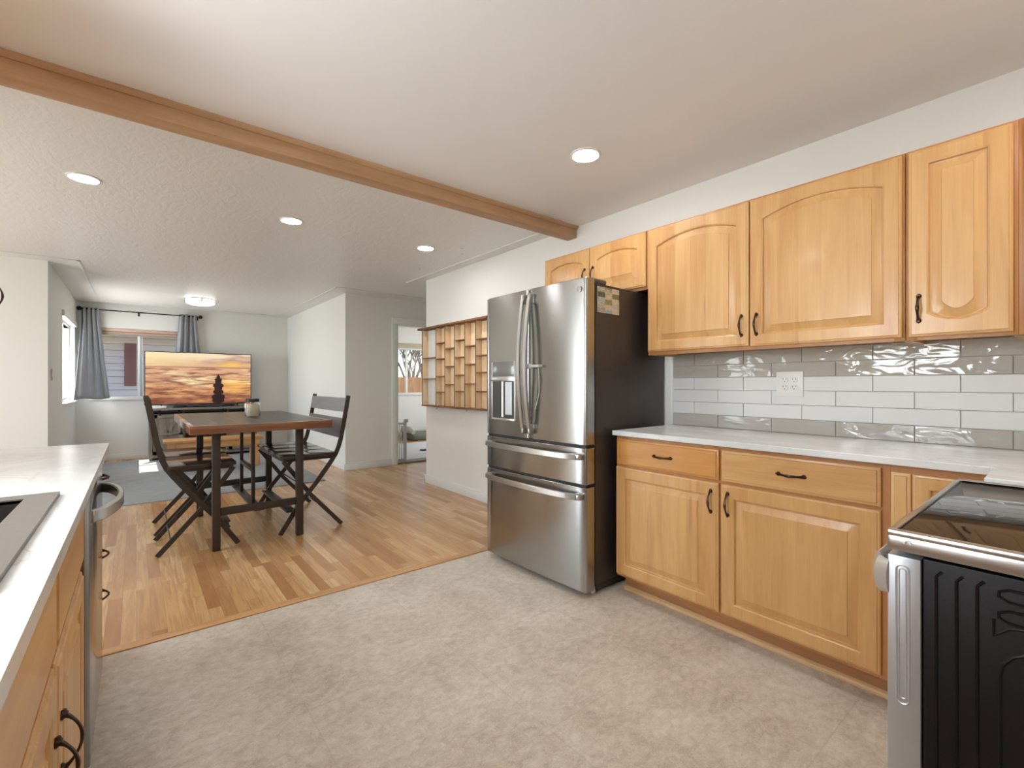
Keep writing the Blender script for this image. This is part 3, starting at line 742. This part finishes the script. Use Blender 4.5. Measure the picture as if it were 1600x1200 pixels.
arc = [(xs, .091, .06), (xs, .091, .70)] + [(xs, .091 - .05 * (1 - math.cos(a)), .70 + .05 * math.sin(a)) for a in (.4, .8, 1.2, 1.57)] + [(xs, -.30, .75)]
rib(arc)
m.build('side_panels', M_enam, RG)
# cooktop: steel rim and black glass
m = MB(); m.box((x0 - .004, yb, .867), (x1 + .004, yf, .897), .006, 2)
m.box((x0 - .004, yb, .893), (x0 + .016, yf, .905), .004).box((x1 - .016, yb, .893), (x1 + .004, yf, .905), .004).box((x0 + .016, yf - .012, .893), (x1 - .016, yf, .905), .004)
rim = m.build('cooktop_rim', M_steel_s, RG)
MB().box((x0 + .018, yb + .03, .895), (x1 - .018, yf - .014, .9015), .002).build('cooktop_glass', plain('black_ceramic_glass', (26, 26, 27), .04, 0, .1), RG)
bd = MB(Matrix.Translation((x0 - .0045, .207, .884)) @ Matrix.Rotation(-PI / 2, 4, 'Y'))
bd.tube([(.006 * math.sin(q), -.006 + .009 * (1 - math.cos(q)) * .5 + .0, .001) for q in [i * PI / 12 for i in range(13)]], .0016, 6)
bd.build('side_screw', M_white_pl, rim)
# oven door seen edge-on, with pressed groove
m = MB(); m.box((x0 + .002, .188, .20), (x1 - .002, yf, .858), .003); od = m.build('oven_door', M_steel_w, RG)
g = MB()
def loopg(y0, y1, z0, z1, r, R):
    p = []
    for cy_, cz_, a0 in ((y1 - R, z1 - R, 0), (y0 + R, z1 - R, PI / 2), (y0 + R, z0 + R, PI), (y1 - R, z0 + R, 1.5 * PI)):
        for i in range(5): a = a0 + PI / 2 * i / 4; p.append((x0 + .002, cy_ + R * math.cos(a), cz_ + R * math.sin(a)))
    p.append(p[0]); g.tube(p, r, 6, cap=False)
loopg(.2045, .2225, .59 - .0, .842, .0018, .008); loopg(.2085, .2185, .60, .836, .0012, .004)
g.build('pressed_groove', M_steel_w, od)
MB().box((x0 + .1, yf - .002, .33), (x1 - .1, yf + .004, .72), .002).build('oven_window', plain('black_oven_glass', (16, 16, 17), .06), od)
m = MB(); m.tube([(x0 + .004, yf - .004, .815), (x0 + .012, yf + .012, .815), (x0 + .04, yf + .020, .815), (x1 - .04, yf + .020, .815), (x1 - .012, yf + .012, .815), (x1 - .004, yf - .004, .815)], [.030, .034, .034, .034, .034, .030], 16, flat=.32, up=(0, 0, 1))
m.build('handle', plain('ivory_handle', (190, 184, 174), .35, .5), od)
MB().box((x0 + .002, .188, .04), (x1 - .002, yf - .004, .19), .003).build('storage_drawer', M_steel_w, RG)
m = MB(); m.box((x0, yb - .015, .897), (x1, yb + .03, 1.08), .01); bg = m.build('backguard', M_steel_s, RG)
MB().box((x0 + .25, yb + .028, .95), (x1 - .25, yb + .034, 1.05), .002).build('control_display', M_black, bg)
for xx in (1.15, 1.24, 1.66, 1.75): MB(frame_back(xx, yb + .03, 1.0)).lathe([(.022, 0), (.02, .02), (.017, .024)], n=18).build('knob', M_steel_s, bg)
for xx in (x0 + .03, x1 - .06):
    for yy in (yb + .02, .15): MB().box((xx, yy, 0), (xx + .03, yy + .03, .035)).build('foot', M_black, RG)

# ------------------------------------------------------------------ dining table
TB = thing('dining_table', 'counter-height table with dark plank top, brown edge and metal legs', 'table', (.712, 4.40, 0))
tx0, tx1, ty0, ty1, tz = .265, 1.158, 3.61, 5.20, .90
m = MB(); n_ = 6; w_ = (tx1 - tx0 - .05) / n_
for i in range(n_): m.box((tx0 + .025 + w_ * i + .0022, ty0 + .025, tz - .02), (tx0 + .025 + w_ * (i + 1) - .0022, ty1 - .025, tz), .0015, 1)
m.build('plank_top', M_top, TB)
MB().box((tx0 + .026, ty0 + .026, tz - .03), (tx1 - .026, ty1 - .026, tz - .0012)).build('seam_filler', plain('pale_seam_filler', (150, 142, 130), .5), TB)
m = MB(); m.box((tx0, ty0, tz - .057), (tx1, ty0 + .026, tz), .003).box((tx0, ty1 - .026, tz - .057), (tx1, ty1, tz), .003)
m.box((tx0, ty0 + .026, tz - .057), (tx0 + .026, ty1 - .026, tz), .003).box((tx1 - .026, ty0 + .026, tz - .057), (tx1, ty1 - .026, tz), .003); m.build('edge_band', M_edge, TB)
for lx in (.437, .987):
    for ly in (3.857, 4.943): MB().box((lx - .025, ly - .025, .004), (lx + .025, ly + .025, tz - .03), .004).build('leg', M_leg, TB)
for ly in (3.857, 4.943): MB().box((.462, ly - .014, .243), (.962, ly + .014, .295), .003).build('stretcher', M_leg, TB)
MB().box((.68, 3.871, .232), (.745, 4.929, .243), .002).build('foot_plate', M_leg, TB)
for ly in (4.113, 4.627): MB().box((.700, ly - .014, .243), (.724, ly + .014, tz - .03), .002).build('upright', M_leg, TB)
MB().box((.697, 4.127, .490), (.727, 4.613, .520), .002).build('cross_bar', M_leg, TB)
MB().box((.40, 3.83, tz - .05), (1.02, 3.89, tz - .03)).box((.40, 4.91, tz - .05), (1.02, 4.97, tz - .03)).build('top_rail', M_leg, TB)

# ------------------------------------------------------------------ folding stools (local: back at -X, sitter faces +X, width along Y from 0)
POST = [(.000, 1.075), (.013, 1.0), (.030, .90), (.047, .80), (.063, .72), (.082, .65), (.105, .595), (.140, .540), (.190, .470), (.262, .374), (.400, .205), (.528, .004)]
def stool(name, label, width, group=None):
    s = thing(name, label, 'stool', group=group)
    fy = (.03, width - .03)
    for y in fy:
        MB().bar([(x, y, z) for x, z in POST], .034, .014, (1, 0, .35)).build('post', M_leg, s, False)
        MB().bar([(.500, y + (.016 if y < .1 else -.016), .566), (.300, y + (.016 if y < .1 else -.016), .285), (.052, y + (.016 if y < .1 else -.016), .004)], .032, .014, (1, 0, .6)).build('leg', M_leg, s, False)
    for (p0, p1) in (((.013, 1.055), (.030, .938)), ((.040, .885), (.068, .725))):
        x0_, z0_ = p0; x1_, z1_ = p1
        MB().prism([(x0_ - .006, 0.037, z0_), (x0_ + .008, 0.037, z0_), (x1_ + .008, 0.037, z1_), (x1_ - .006, 0.037, z1_)], (0, width - .074, 0)).build('back_slat', M_slat, s, False)
    m = MB(); nb = 1 if width < .7 else 4
    for i in range(nb):
        a, b = width * i / nb, width * (i + 1) / nb; gp = .001 if nb == 1 else (.006 if i % 2 == 1 else .0025)
        m.box((.105, a + (.0 if i == 0 else (.006 if i == 2 else .002)), .585), (.512, b - (.0 if i == nb - 1 else (.006 if i == 1 else .002)), .612), .005)
    m.build('seat', M_seat, s, False)
    m = MB(); m.box((.12, .045, .560), (.50, .062, .585)).box((.12, width - .062, .560), (.50, width - .045, .585)).box((.48, .062, .560), (.50, width - .062, .585)).box((.12, .062, .560), (.14, width - .062, .585)); m.build('seat_frame', M_leg, s, False)
    MB().tube([(.30, .03, .318), (.30, width - .03, .318)], .007, 8).build('pivot_rod', M_leg, s, False)
    MB().tube([(.125, .05, .105), (.125, width - .05, .105)], .005, 8).build('rear_brace', M_leg, s, False)
    MB().box((.405, .037, .165), (.480, width - .037, .178), .003).build('foot_rest', M_leg, s, False)
    return s
s1 = stool('folding_stool', 'single folding stool left of the dining table, the nearer of the two', .52)
s1.location = (.056, 3.905, 0)
s2 = copy_tree(s1); s2.location = (.060, 4.462, 0); s2['label'] = 'single folding stool left of the dining table, farther one beyond its twin'
for o in (s1, s2): o['group'] = 'folding stools on the left of the table'
s3 = stool('folding_bench_stool', 'double-width folding seat with broad slatted back, on the right of the dining table', 1.0)
s3.rotation_euler = (0, 0, PI); s3.location = (1.392, 4.895, 0)

# jar candle
jr = thing('candle_jar', 'cream candle in a glass jar with black lid on the dining table', 'candle', (.763, 4.431, tz))
MB().lathe([(.050, .004), (.052, .012), (.052, .095), (.050, .099)], n=28).build('wax', plain('cream_wax', (236, 226, 196), .5), jr, False)
n = NT('jar_glass'); n.set(Base_Color=(1, 1, 1), Roughness=.03, IOR=1.3, Transmission_Weight=1.0); M_jar = n.m
m = MB(); m.lathe([(.050, .001), (.056, .003), (.0575, .012), (.0575, .108), (.052, .122), (.047, .126), (.047, .130), (.044, .130), (.044, .124), (.054, .106), (.054, .012), (.050, .004)], n=32).build('jar', M_jar, jr, False)
MB().lathe([(.049, .124), (.051, .126), (.051, .145), (.048, .149), (.02, .149)], n=32).build('lid', plain('black_lid', (28, 32, 30), .35), jr, False)

# ------------------------------------------------------------------ living room end
rg = MB().box((-.62, 5.82, .0), (1.79, 9.12, .012), .004).build('area_rug', plain('grey_wool_rug', (158, 160, 162), .95, 0, .16, 6)); tag(rg, 'large plain grey rug on the wood floor under the bench', 'rug')
TVS = thing('tv_stand', 'weathered grey wood media console with barn doors below the television', 'cabinet', (.83, 9.1, 0))
sx0_, sx1_, sy0_, sy1_ = .15, 1.60, 8.90, 9.34
MB().box((sx0_ - .015, sy0_ - .02, .765), (sx1_ + .015, sy1_, .80), .004).build('top_board', M_grey_wood_x, TVS)
m = MB(); m.box((sx0_, sy0_, .03), (sx0_ + .04, sy1_, .765)).box((sx1_ - .04, sy0_, .03), (sx1_, sy1_, .765)).box((sx0_ + .04, sy0_, .05), (sx1_ - .04, sy1_, .09)).box((sx0_ + .04, sy1_ - .012, .09), (sx1_ - .04, sy1_, .765))
m.box((.565, sy0_ + .02, .09), (.59, sy1_ - .012, .765)).box((1.16, sy0_ + .02, .09), (1.185, sy1_ - .012, .765)).box((sx0_ + .04, sy0_ + .02, .69), (sx1_ - .04, sy1_ - .012, .712)); m.build('carcass', M_grey_wood, TVS)
MB().box((.59, sy0_ + .03, .39), (1.16, sy1_ - .012, .41)).build('shelf_board', M_grey_wood_x, TVS)
for xa, xb in ((.20, .565), (1.185, 1.55)):
    m = MB(); y = sy0_ - .014
    m.box((xa, y, .10), (xb, y + .012, .70))
    for (p, q) in (((xa, .10), (xa + .05, .70)), ((xb - .05, .10), (xb, .70)), ((xa, .65), (xb, .70)), ((xa, .10), (xb, .15)), ((xa, .385), (xb, .42))): m.box((p[0], y - .008, p[1]), (q[0], y, q[1]), .001)
    xm = (xa + xb) / 2
    m.bar([(xa + .06, y - .003, .66), (xm, y - .003, .43)], .03, .008, (1, 0, 0)).bar([(xb - .06, y - .003, .66), (xm, y - .003, .43)], .03, .008, (1, 0, 0))
    m.bar([(xa + .06, y - .003, .14), (xm, y - .003, .38)], .03, .008, (1, 0, 0)).bar([(xb - .06, y - .003, .14), (xm, y - .003, .38)], .03, .008, (1, 0, 0))
    d = m.build('barn_door', M_grey_wood, TVS); MB().box((xb - .03, y - .03, .40), (xb - .018, y - .008, .50), .003).build('handle', M_dark_metal, d)
m = MB(); m.box((sx0_ + .03, sy0_ - .034, .735), (sx1_ - .03, sy0_ - .028, .757)); [m.box((xx - .012, sy0_ - .034, .69), (xx + .012, sy0_ - .02, .772), .002) for xx in (.28, .512, 1.10, 1.42)]
m.build('door_track', M_dark_metal, TVS)
for xx in (sx0_, sx1_ - .05):
    for yy in (sy0_ + .01, 9.05): MB().box((xx, yy, .012), (xx + .05, yy + .05, .04)).build('foot', M_grey_wood, TVS)
def ground(o): return o
# television with its sunset picture
TV = thing('television', 'large flat television showing stacked stones at sunset', 'television', (.83, 9.15, .80))
MB().box((.095, 9.135, .845), (1.555, 9.165, 1.685), .004).build('casing', M_black, TV)
def sunset(u, v):
    n1 = mnoise.fractal(Vector((u * 3.2, v * 11, 1.3)), 1, 2, 5); n2 = mnoise.fractal(Vector((u * 5, v * 24, 7.7)), 1, 2, 5); n3 = mnoise.fractal(Vector((u * 14, v * 40, 3.1)), .8, 2, 4)
    def mixc(a, b, t): t = max(0, min(1, t)); return tuple(x * (1 - t) + y * t for x, y in zip(a, b))
    if v > .72:
        t = (v - .72) / .28
        c = mixc((216, 168, 128), (238, 218, 184), t * 1.4 - .1)
        c = mixc(c, (166, 122, 112), max(0, n1 * .9 + (u - .52) * 1.1 - abs(t - .55) * .9))
        c = mixc(c, (248, 226, 160), max(0, .55 - u) * .9 + n2 * .2)
        c = mixc(c, (255, 196, 84), math.exp(-((u - .8) / .1) ** 2 - ((v - .78) / .05) ** 2) * .9)
    else:
        t = v / .72
        c = mixc((156, 98, 72), (222, 172, 134), t * 1.05)
        c = mixc(c, (248, 230, 180), max(0, n1 * 1.1 + .48 - abs(v - .50) * 3.2))
        c = mixc(c, (240, 182, 112), max(0, n2 * .9 + .35 - abs(v - .24) * 3))
        c = mixc(c, (112, 60, 44), max(0, -n2 * 1.2 - .04) + max(0, n3 - .15) * .9 * (1 - t))
        c = mixc(c, (255, 240, 200), 1.3 * math.exp(-((u - .8) / .085) ** 2 - ((v - .435 - n2 * .04) / .035) ** 2))
        c = mixc(c, (255, 190, 90), .7 * math.exp(-((u - .82) / .16) ** 2 - ((v - .36) / .14) ** 2))
    c = mixc(c, (134, 88, 72), .55 * math.exp(-((v - .72) / .012) ** 2))
    for sv, hw, hh in ((.03, .060, .045), (.105, .066, .052), (.205, .052, .045), (.275, .040, .035), (.335, .052, .042), (.405, .033, .034), (.455, .037, .026), (.50, .02, .028), (.535, .010, .026)):
        if abs((u - .668) / hw) ** 2.6 + abs((v - sv - .02) / (hh * 1.12)) ** 2.6 < 1: c = (44 + 10 * n3, 24 + 6 * n3, 22)
    return tuple(max(0, min(255, x)) for x in c)
colour_grid('screen', 1.436, .815, 300, 170, sunset, frame_front(.107 - .83, 9.1342 - 9.15, .857 - .80), attr_mat('sunset_picture', .62), TV)
for xx in (.30, 1.34):
    MB().box((xx, 9.04, .80), (xx + .012, 9.26, .812), .003).box((xx, 9.14, .812), (xx + .012, 9.16, .85), .002).build('stand_foot', M_black, TV)
sbar = thing('soundbar', 'slim dark soundbar on the media console under the television', 'soundbar', (.86, 8.98, .80))
MB().box((.44, 8.94, .80), (1.27, 9.02, .847), .008).build('body', plain('charcoal_soundbar', (50, 52, 58), .4), sbar)
for xa in (.46, 1.09): MB().box((xa, 8.938, .808), (xa + .16, 8.9405, .840), .001).build('grille', plain('speaker_cloth', (30, 32, 40), .8), sbar)
wb = MB().box((.19, 8.93, .80), (.36, 9.03, .83), .006).build('media_box', M_white_pl); tag(wb, 'small white box on the left end of the media console', 'box')
# low wooden bench
BN = thing('bench', 'low golden pine bench on the grey rug behind the dining table', 'bench', (.84, 7.6, .012))
MB().box((.275, 7.44, .395), (1.42, 7.82, .43), .006).build('top_board', M_bench, BN)
m = MB(); m.box((.33, 7.47, .31), (1.365, 7.49, .395), .002).box((.33, 7.77, .31), (1.365, 7.79, .395), .002).box((.33, 7.49, .31), (.35, 7.77, .395)).box((1.345, 7.49, .31), (1.365, 7.77, .395)); m.build('apron', M_bench, BN)
for xx in (.32, 1.305):
    for yy in (7.455, 7.735): MB().box((xx, yy, .012), (xx + .075, yy + .07, .395), .004).build('leg', wood('bench_leg_pine', (176, 126, 76), (206, 158, 104), 'Z', .45), BN)

# curtains
M_cur = plain('grey_curtain_cloth', (160, 162, 167), .75, 0, .05, 5)
def curtain(label, top, bot, zt, zb, y, folds, shift=0, pull_in=0):
    m = MB(); NU, NV = 90, 24; v = []; fct = []
    for j in range(NV + 1):
        q = j / NV; e = q ** 1.25
        a = top[0] + (bot[0] - top[0]) * e; b = top[1] + (bot[1] - top[1]) * e
        for i in range(NU + 1):
            u = i / NU; ph = u * folds * 2 * PI + shift
            amp = .034 - .010 * q
            v.append((a + (b - a) * u + .010 * math.sin(ph * 2 + 1) * (1 - q), y - pull_in * e * (1 - u) ** 1.5 + amp * math.sin(ph) + .010 * math.sin(ph * .5 + 3 * q), zt + (zb - zt) * q + .012 * math.sin(u * 7) * q))
    for j in range(NV):
        for i in range(NU): fct.append([j * (NU + 1) + i, j * (NU + 1) + i + 1, (j + 1) * (NU + 1) + i + 1, (j + 1) * (NU + 1) + i])
    m.add(v, fct); o = m.build('curtain', M_cur, smooth=80)
    sd = o.modifiers.new('cloth', 'SOLIDIFY'); sd.thickness = .003
    return tag(o, label, 'curtain', 'grey curtains')
curtain('grey grommet curtain on the left of the far window, flared at the sill', (-.635, -.44), (-.655, -.315), 2.315, .955, 9.34, 4, 0, .8)
curtain('grey grommet curtain on the right of the far window, behind the television', (.55, .78), (.42, .92), 2.315, .955, 9.33, 4, 1)
CR = thing('curtain_rod', 'thin black curtain rod with round end knobs above the far window', 'curtain rod', (.07, 9.335, 2.29))
MB().tube([(-.645, 9.335, 2.29), (.81, 9.335, 2.29)], .009, 12).build('rod', M_dark_metal, CR)
for xx in (-.655, .835):
    MB(Matrix.Translation((xx, 9.335, 2.29))).lathe([(.004, -.032), (.02, -.026), (.032, 0), (.02, .026), (.004, .032)], n=18).build('finial', M_dark_metal, CR)
for xx in (-.6, .03, .8): MB().box((xx - .006, 9.345, 2.275), (xx + .006, 9.429, 2.287)).box((xx - .012, 9.422, 2.24), (xx + .012, 9.4295, 2.31), .002).tube([(xx, 9.335, 2.28), (xx, 9.335, 2.245)], .006, 8).build('bracket', M_dark_metal, CR)
# switch on the living-room wall
sw = thing('light_switch', 'grey-white switch plate on the left wall beyond the corner', 'switch', (-.69, 6.79, 1.27))
MB().box((-.69, 6.75, 1.21), (-.684, 6.83, 1.33), .002).build('cover_plate', plain('switch_grey', (170, 174, 172), .5), sw); MB().box((-.684, 6.78, 1.25), (-.680, 6.80, 1.29), .001).build('rocker', M_white_pl, sw)

# ------------------------------------------------------------------ lamps
M_can = emis('lit_downlight', (250, 250, 252), CAN_STRENGTH)
def can(label, x, y, r=.067):
    c = thing('recessed_light', label, 'ceiling light', (x, y, H), group='recessed ceiling lights')
    MB().lathe([(r + .016, 0), (r + .016, -.004), (r + .004, -.007), (r, -.004), (r, 0)], n=36).build('trim_ring', M_white_pl, c, False)
    MB().lathe([(r, -.002), (r * .99, -.0035)], n=36).build('lens', M_can, c, False)
can('round recessed light alone in the kitchen ceiling, near the wall cabinets', 1.882, 1.702)
can('round recessed light over the dining side, leftmost of the row of three', -.244, 3.778)
can('round recessed light above the dining table, middle of the row of three', .91, 3.778)
can('round recessed light nearest the right wall in the row of three beyond the beam', 2.042, 3.778)
can('added recessed light over the range corner, outside the view', 1.882, -.15)  # unseen downlight, added to brighten the kitchen
can('added recessed light over the sink worktop, outside the view', -.35, 1.702)  # another out-of-view downlight added for kitchen fill
FL = thing('flush_ceiling_light', 'round flush ceiling light with two grey bands in the far room', 'ceiling light', (.72, 8.05, H))
MB().lathe([(.17, 0), (.17, -.02)], n=36).build('canopy', M_white_pl, FL, False)
MB().lathe([(.178, -.015), (.182, -.05), (.17, -.075), (.12, -.092), (.03, -.098)], n=40).build('shade', emis('lit_opal_shade', (255, 252, 244), FLUSH_STRENGTH), FL, False)
for zz in (-.018, -.056):
    MB().tube([(.188 * math.cos(2 * PI * i / 48), .188 * math.sin(2 * PI * i / 48), zz) for i in range(49)], .0055, 8, cap=False).build('band', plain('nickel_band', (140, 142, 142), .35, .8), FL, False)
MB().box((-.19, -.006, -.06), (-.183, .006, -.012)).box((.183, -.006, -.06), (.19, .006, -.012)).box((-.006, -.19, -.06), (.006, -.183, -.012)).build('post', plain('nickel_post', (140, 142, 142), .35, .8), FL, False)
for x_, y_, lb in ((2.279, 4.355, 'small screw hook in the textured ceiling below the farthest recessed light'), (2.303, 3.577, 'small screw hook in the ceiling nearer the beam, by the right wall')):
    hk = MB(); hk.lathe([(.012, 0), (.012, -.003)], (x_, y_, H), 12).tube([(x_, y_, H), (x_, y_, H - .022), (x_ + .012, y_, H - .03), (x_ + .014, y_, H - .045), (x_, y_, H - .055), (x_ - .012, y_, H - .046)], .0025, 6)
    tag(hk.build('ceiling_hook', M_steel_s), lb, 'hook')

# ------------------------------------------------------------------ the bedroom seen through the doorway
M_gate = plain('white_gate_metal', (206, 208, 208), .4, .1)
GT = thing('baby_gate', 'white metal barred gate standing in the far doorway', 'gate', (2.98, 6.40, .02))
m = MB(); gx0, gx1, gy = 2.985, 3.155, 6.40
m.box((gx1 - .05, gy - .015, .02), (gx1 - .018, gy + .015, .62), .004).box((gx0, gy - .012, .575), (gx1 - .05, gy + .012, .60), .003).box((gx0, gy - .012, .045), (gx1 - .05, gy + .012, .07), .003).box((gx1 - .06, gy - .02, .60), (gx1 + .005, gy + .02, .65), .004)
m.build('frame', M_gate, GT)
for i in range(4): MB().tube([(gx0 + .012 + .032 * i, gy, .07), (gx0 + .012 + .032 * i, gy, .575)], .007, 8).build('bar', M_gate, GT)
br = MB().box((2.9, 6.6, 0), (5.2, 8.45, .01), .003).build('area_rug', plain('pale_bedroom_rug', (206, 206, 206), .95, 0, .05, 5)); tag(br, 'pale grey rug on the floor of the bedroom beyond the gate', 'rug')
ty_ = MB().box((3.86, 7.25, .01), (4.1, 7.36, .03), .008).build('slipper', plain('black_rubber', (30, 30, 32), .6)); tag(ty_, 'small dark object on the pale bedroom rug', 'slipper')
PB = thing('pet_bed', 'grey-green bolster pet bed on the floor under the bedroom window', 'pet bed', (4.9, 8.95, 0))
m = MB(); pts = [(4.47, 9.0, .075), (4.75, 9.0, .075), (5.6, 9.0, .075)]
m.box((4.42, 8.70, 0), (5.7, 9.30, .13), .05, 4).build('cushion', plain('grey_green_plush', (118, 118, 110), .95, 0, .15, 25), PB)
MB().tube([(4.45, 8.74, .17), (4.43, 8.85, .22), (4.43, 9.15, .22), (4.46, 9.27, .18), (4.7, 9.29, .155), (5.65, 9.29, .155)], [.05, .07, .07, .06, .05, .05], 12).build('bolster', plain('pale_plush', (196, 194, 184), .95), PB)

# ------------------------------------------------------------------ outside
gr = MB().box((-14, 9.6, -.5), (22, 34, -.35)).build('ground', plain('dry_lawn', (150, 142, 110), .95, 0, .2, 3)); struct(gr)
struct(MB().box((-14, -4, -.5), (-3.42, 9.6, -.35)).build('ground_side', plain('dry_lawn_side', (150, 142, 110), .95, 0, .2, 3)))
NH = thing('neighbour_house', 'neighbouring house with pale lap siding outside the far window', 'house', (0, 13, -.35))
m = MB()
for i in range(19):
    z = -.35 + i * .14
    m.prism([(-4, 13.0, z), (-4, 12.955, z + .004), (-4, 12.985, z + .1355), (-4, 13.0, z + .1355)], (7.2, 0, 0))
m.box((-4, 13.02, -.35), (3.2, 13.05, 2.3))
m.build('siding', plain('lilac_grey_siding', (196, 192, 196), .6, 0, .03, 2), NH)
m = MB(); m.box((-4.2, 12.35, 2.30), (3.4, 13.05, 2.36)).box((-4.2, 12.30, 2.22), (3.4, 12.36, 2.42), .004); m.build('soffit', plain('beige_soffit', (214, 200, 176), .6), NH)
m = MB(); m.box((-.20, 12.935, 1.13), (.0, 12.97, 2.05), .004)
for zz in [1.17 + .04 * i for i in range(21)]:
    if abs(zz - 1.59) > .03: m.box((-.18, 12.928, zz), (-.02, 12.94, zz + .028))
m.build('shutter', plain('maroon_shutter', (120, 74, 76), .5), NH)
m = MB(); m.prism([(-4.3, 12.25, 2.40), (-4.3, 13.1, 2.40), (-4.3, 17, 4.0), (-4.3, 16.9, 4.1), (-4.3, 12.25, 2.5)], (7.8, 0, 0)); m.build('roof', plain('roof_shingle', (110, 100, 96), .9), NH)
# unseen eaves added outside the left windows, sized to cut the sun
ev = thing('added_eaves', 'unseen eave added outside the left windows to cut the sun', 'eave', (-1.3, 8, 2.5))
MB().box((-1.59, 6.67, 2.43), (-.81, 9.6, 2.50)).build('board', M_trim, ev); MB().box((-2.4, -.6, 2.43), (-.85, 2.55, 2.50)).build('board', M_trim, ev); MB().box((-5.0, 2.5, 2.43), (-3.32, 6.7, 2.50)).build('board', M_trim, ev)
struct(MB().box((-3.42, -.7, H + .08), (6.8, 6.67, H + .16)).box((-.81, 6.67, H + .08), (6.8, 9.62, H + .16)).build('roof', M_trim, smooth=0))
# garden fence and bare trees behind the bedroom window
FN = thing('garden_fence', 'orange-brown board fence in the garden outside the bedroom window', 'fence', (8, 14, -.35))
m = MB(); rr_ = random.Random(2)
for i in range(64):
    xx = 4 + i * .145; m.box((xx, 14, -.35), (xx + .138, 14.02, 1.40 + rr_.uniform(-.015, .015)), .003, 1)
m.build('boards', wood('cedar_boards', (186, 128, 84), (226, 170, 120), 'Z', .7, tone=(1, 1)), FN)
m = MB(); m.box((4, 14.02, .1), (13.3, 14.06, .19)).box((4, 14.02, 1.05), (13.3, 14.06, 1.14)); m.build('rails', wood('cedar_rail', (160, 110, 70), (190, 140, 96), 'X', .7), FN)
M_trunk = plain('grey_bark', (128, 118, 108), .9, 0, .2, 8)
def tree(label, x, y, h, seed, depth=6, spread=.55):
    rt = random.Random(seed); t = thing('bare_tree', label, 'tree', (x, y, -.35), group='bare trees outside the bedroom window'); tr = MB(); tw = MB()
    def grow(p, d, L, r, k):
        q = p + d * L; (tr if k > 3 else tw).tube([p, p + d * L * .5 + Vector((rt.uniform(-.04, .04) * L, rt.uniform(-.04, .04) * L, 0)), q], [r, r * .85, r * .68], 6 if k > 3 else 3, cap=False)
        if k == 0: return
        for _ in range(3 if k > 2 else 4):
            nd = (d + Vector((rt.uniform(-1, 1), rt.uniform(-1, 1), rt.uniform(-.35, .6))) * spread * 1.3).normalized()
            grow(p + d * L * rt.uniform(.55, 1), nd, L * rt.uniform(.6, .84), max(.006, r * .62), k - 1)
    grow(Vector((0, 0, 0)), Vector((rt.uniform(-.1, .1), 0, 1)).normalized(), h * .3, h * .013, depth)
    tr.build('trunk', M_trunk, t, False); tw.build('twigs', M_trunk, t, False)
tree('bare grey tree just behind the fence, nearest and tallest through the bedroom window', 8.55, 17.0, 5.6, 4, 7, .5)
tree('bare twiggy tree well behind the fence, second in depth from the window', 10.3, 20.5, 6.2, 11, 7, .55)
tree('bare twiggy tree far behind the fence, third in depth from the window', 12.6, 24.5, 7.0, 21, 7, .55)
tree('bare twiggy tree farthest behind the fence, last in depth from the window', 15.6, 29.5, 8.2, 33, 7, .55)
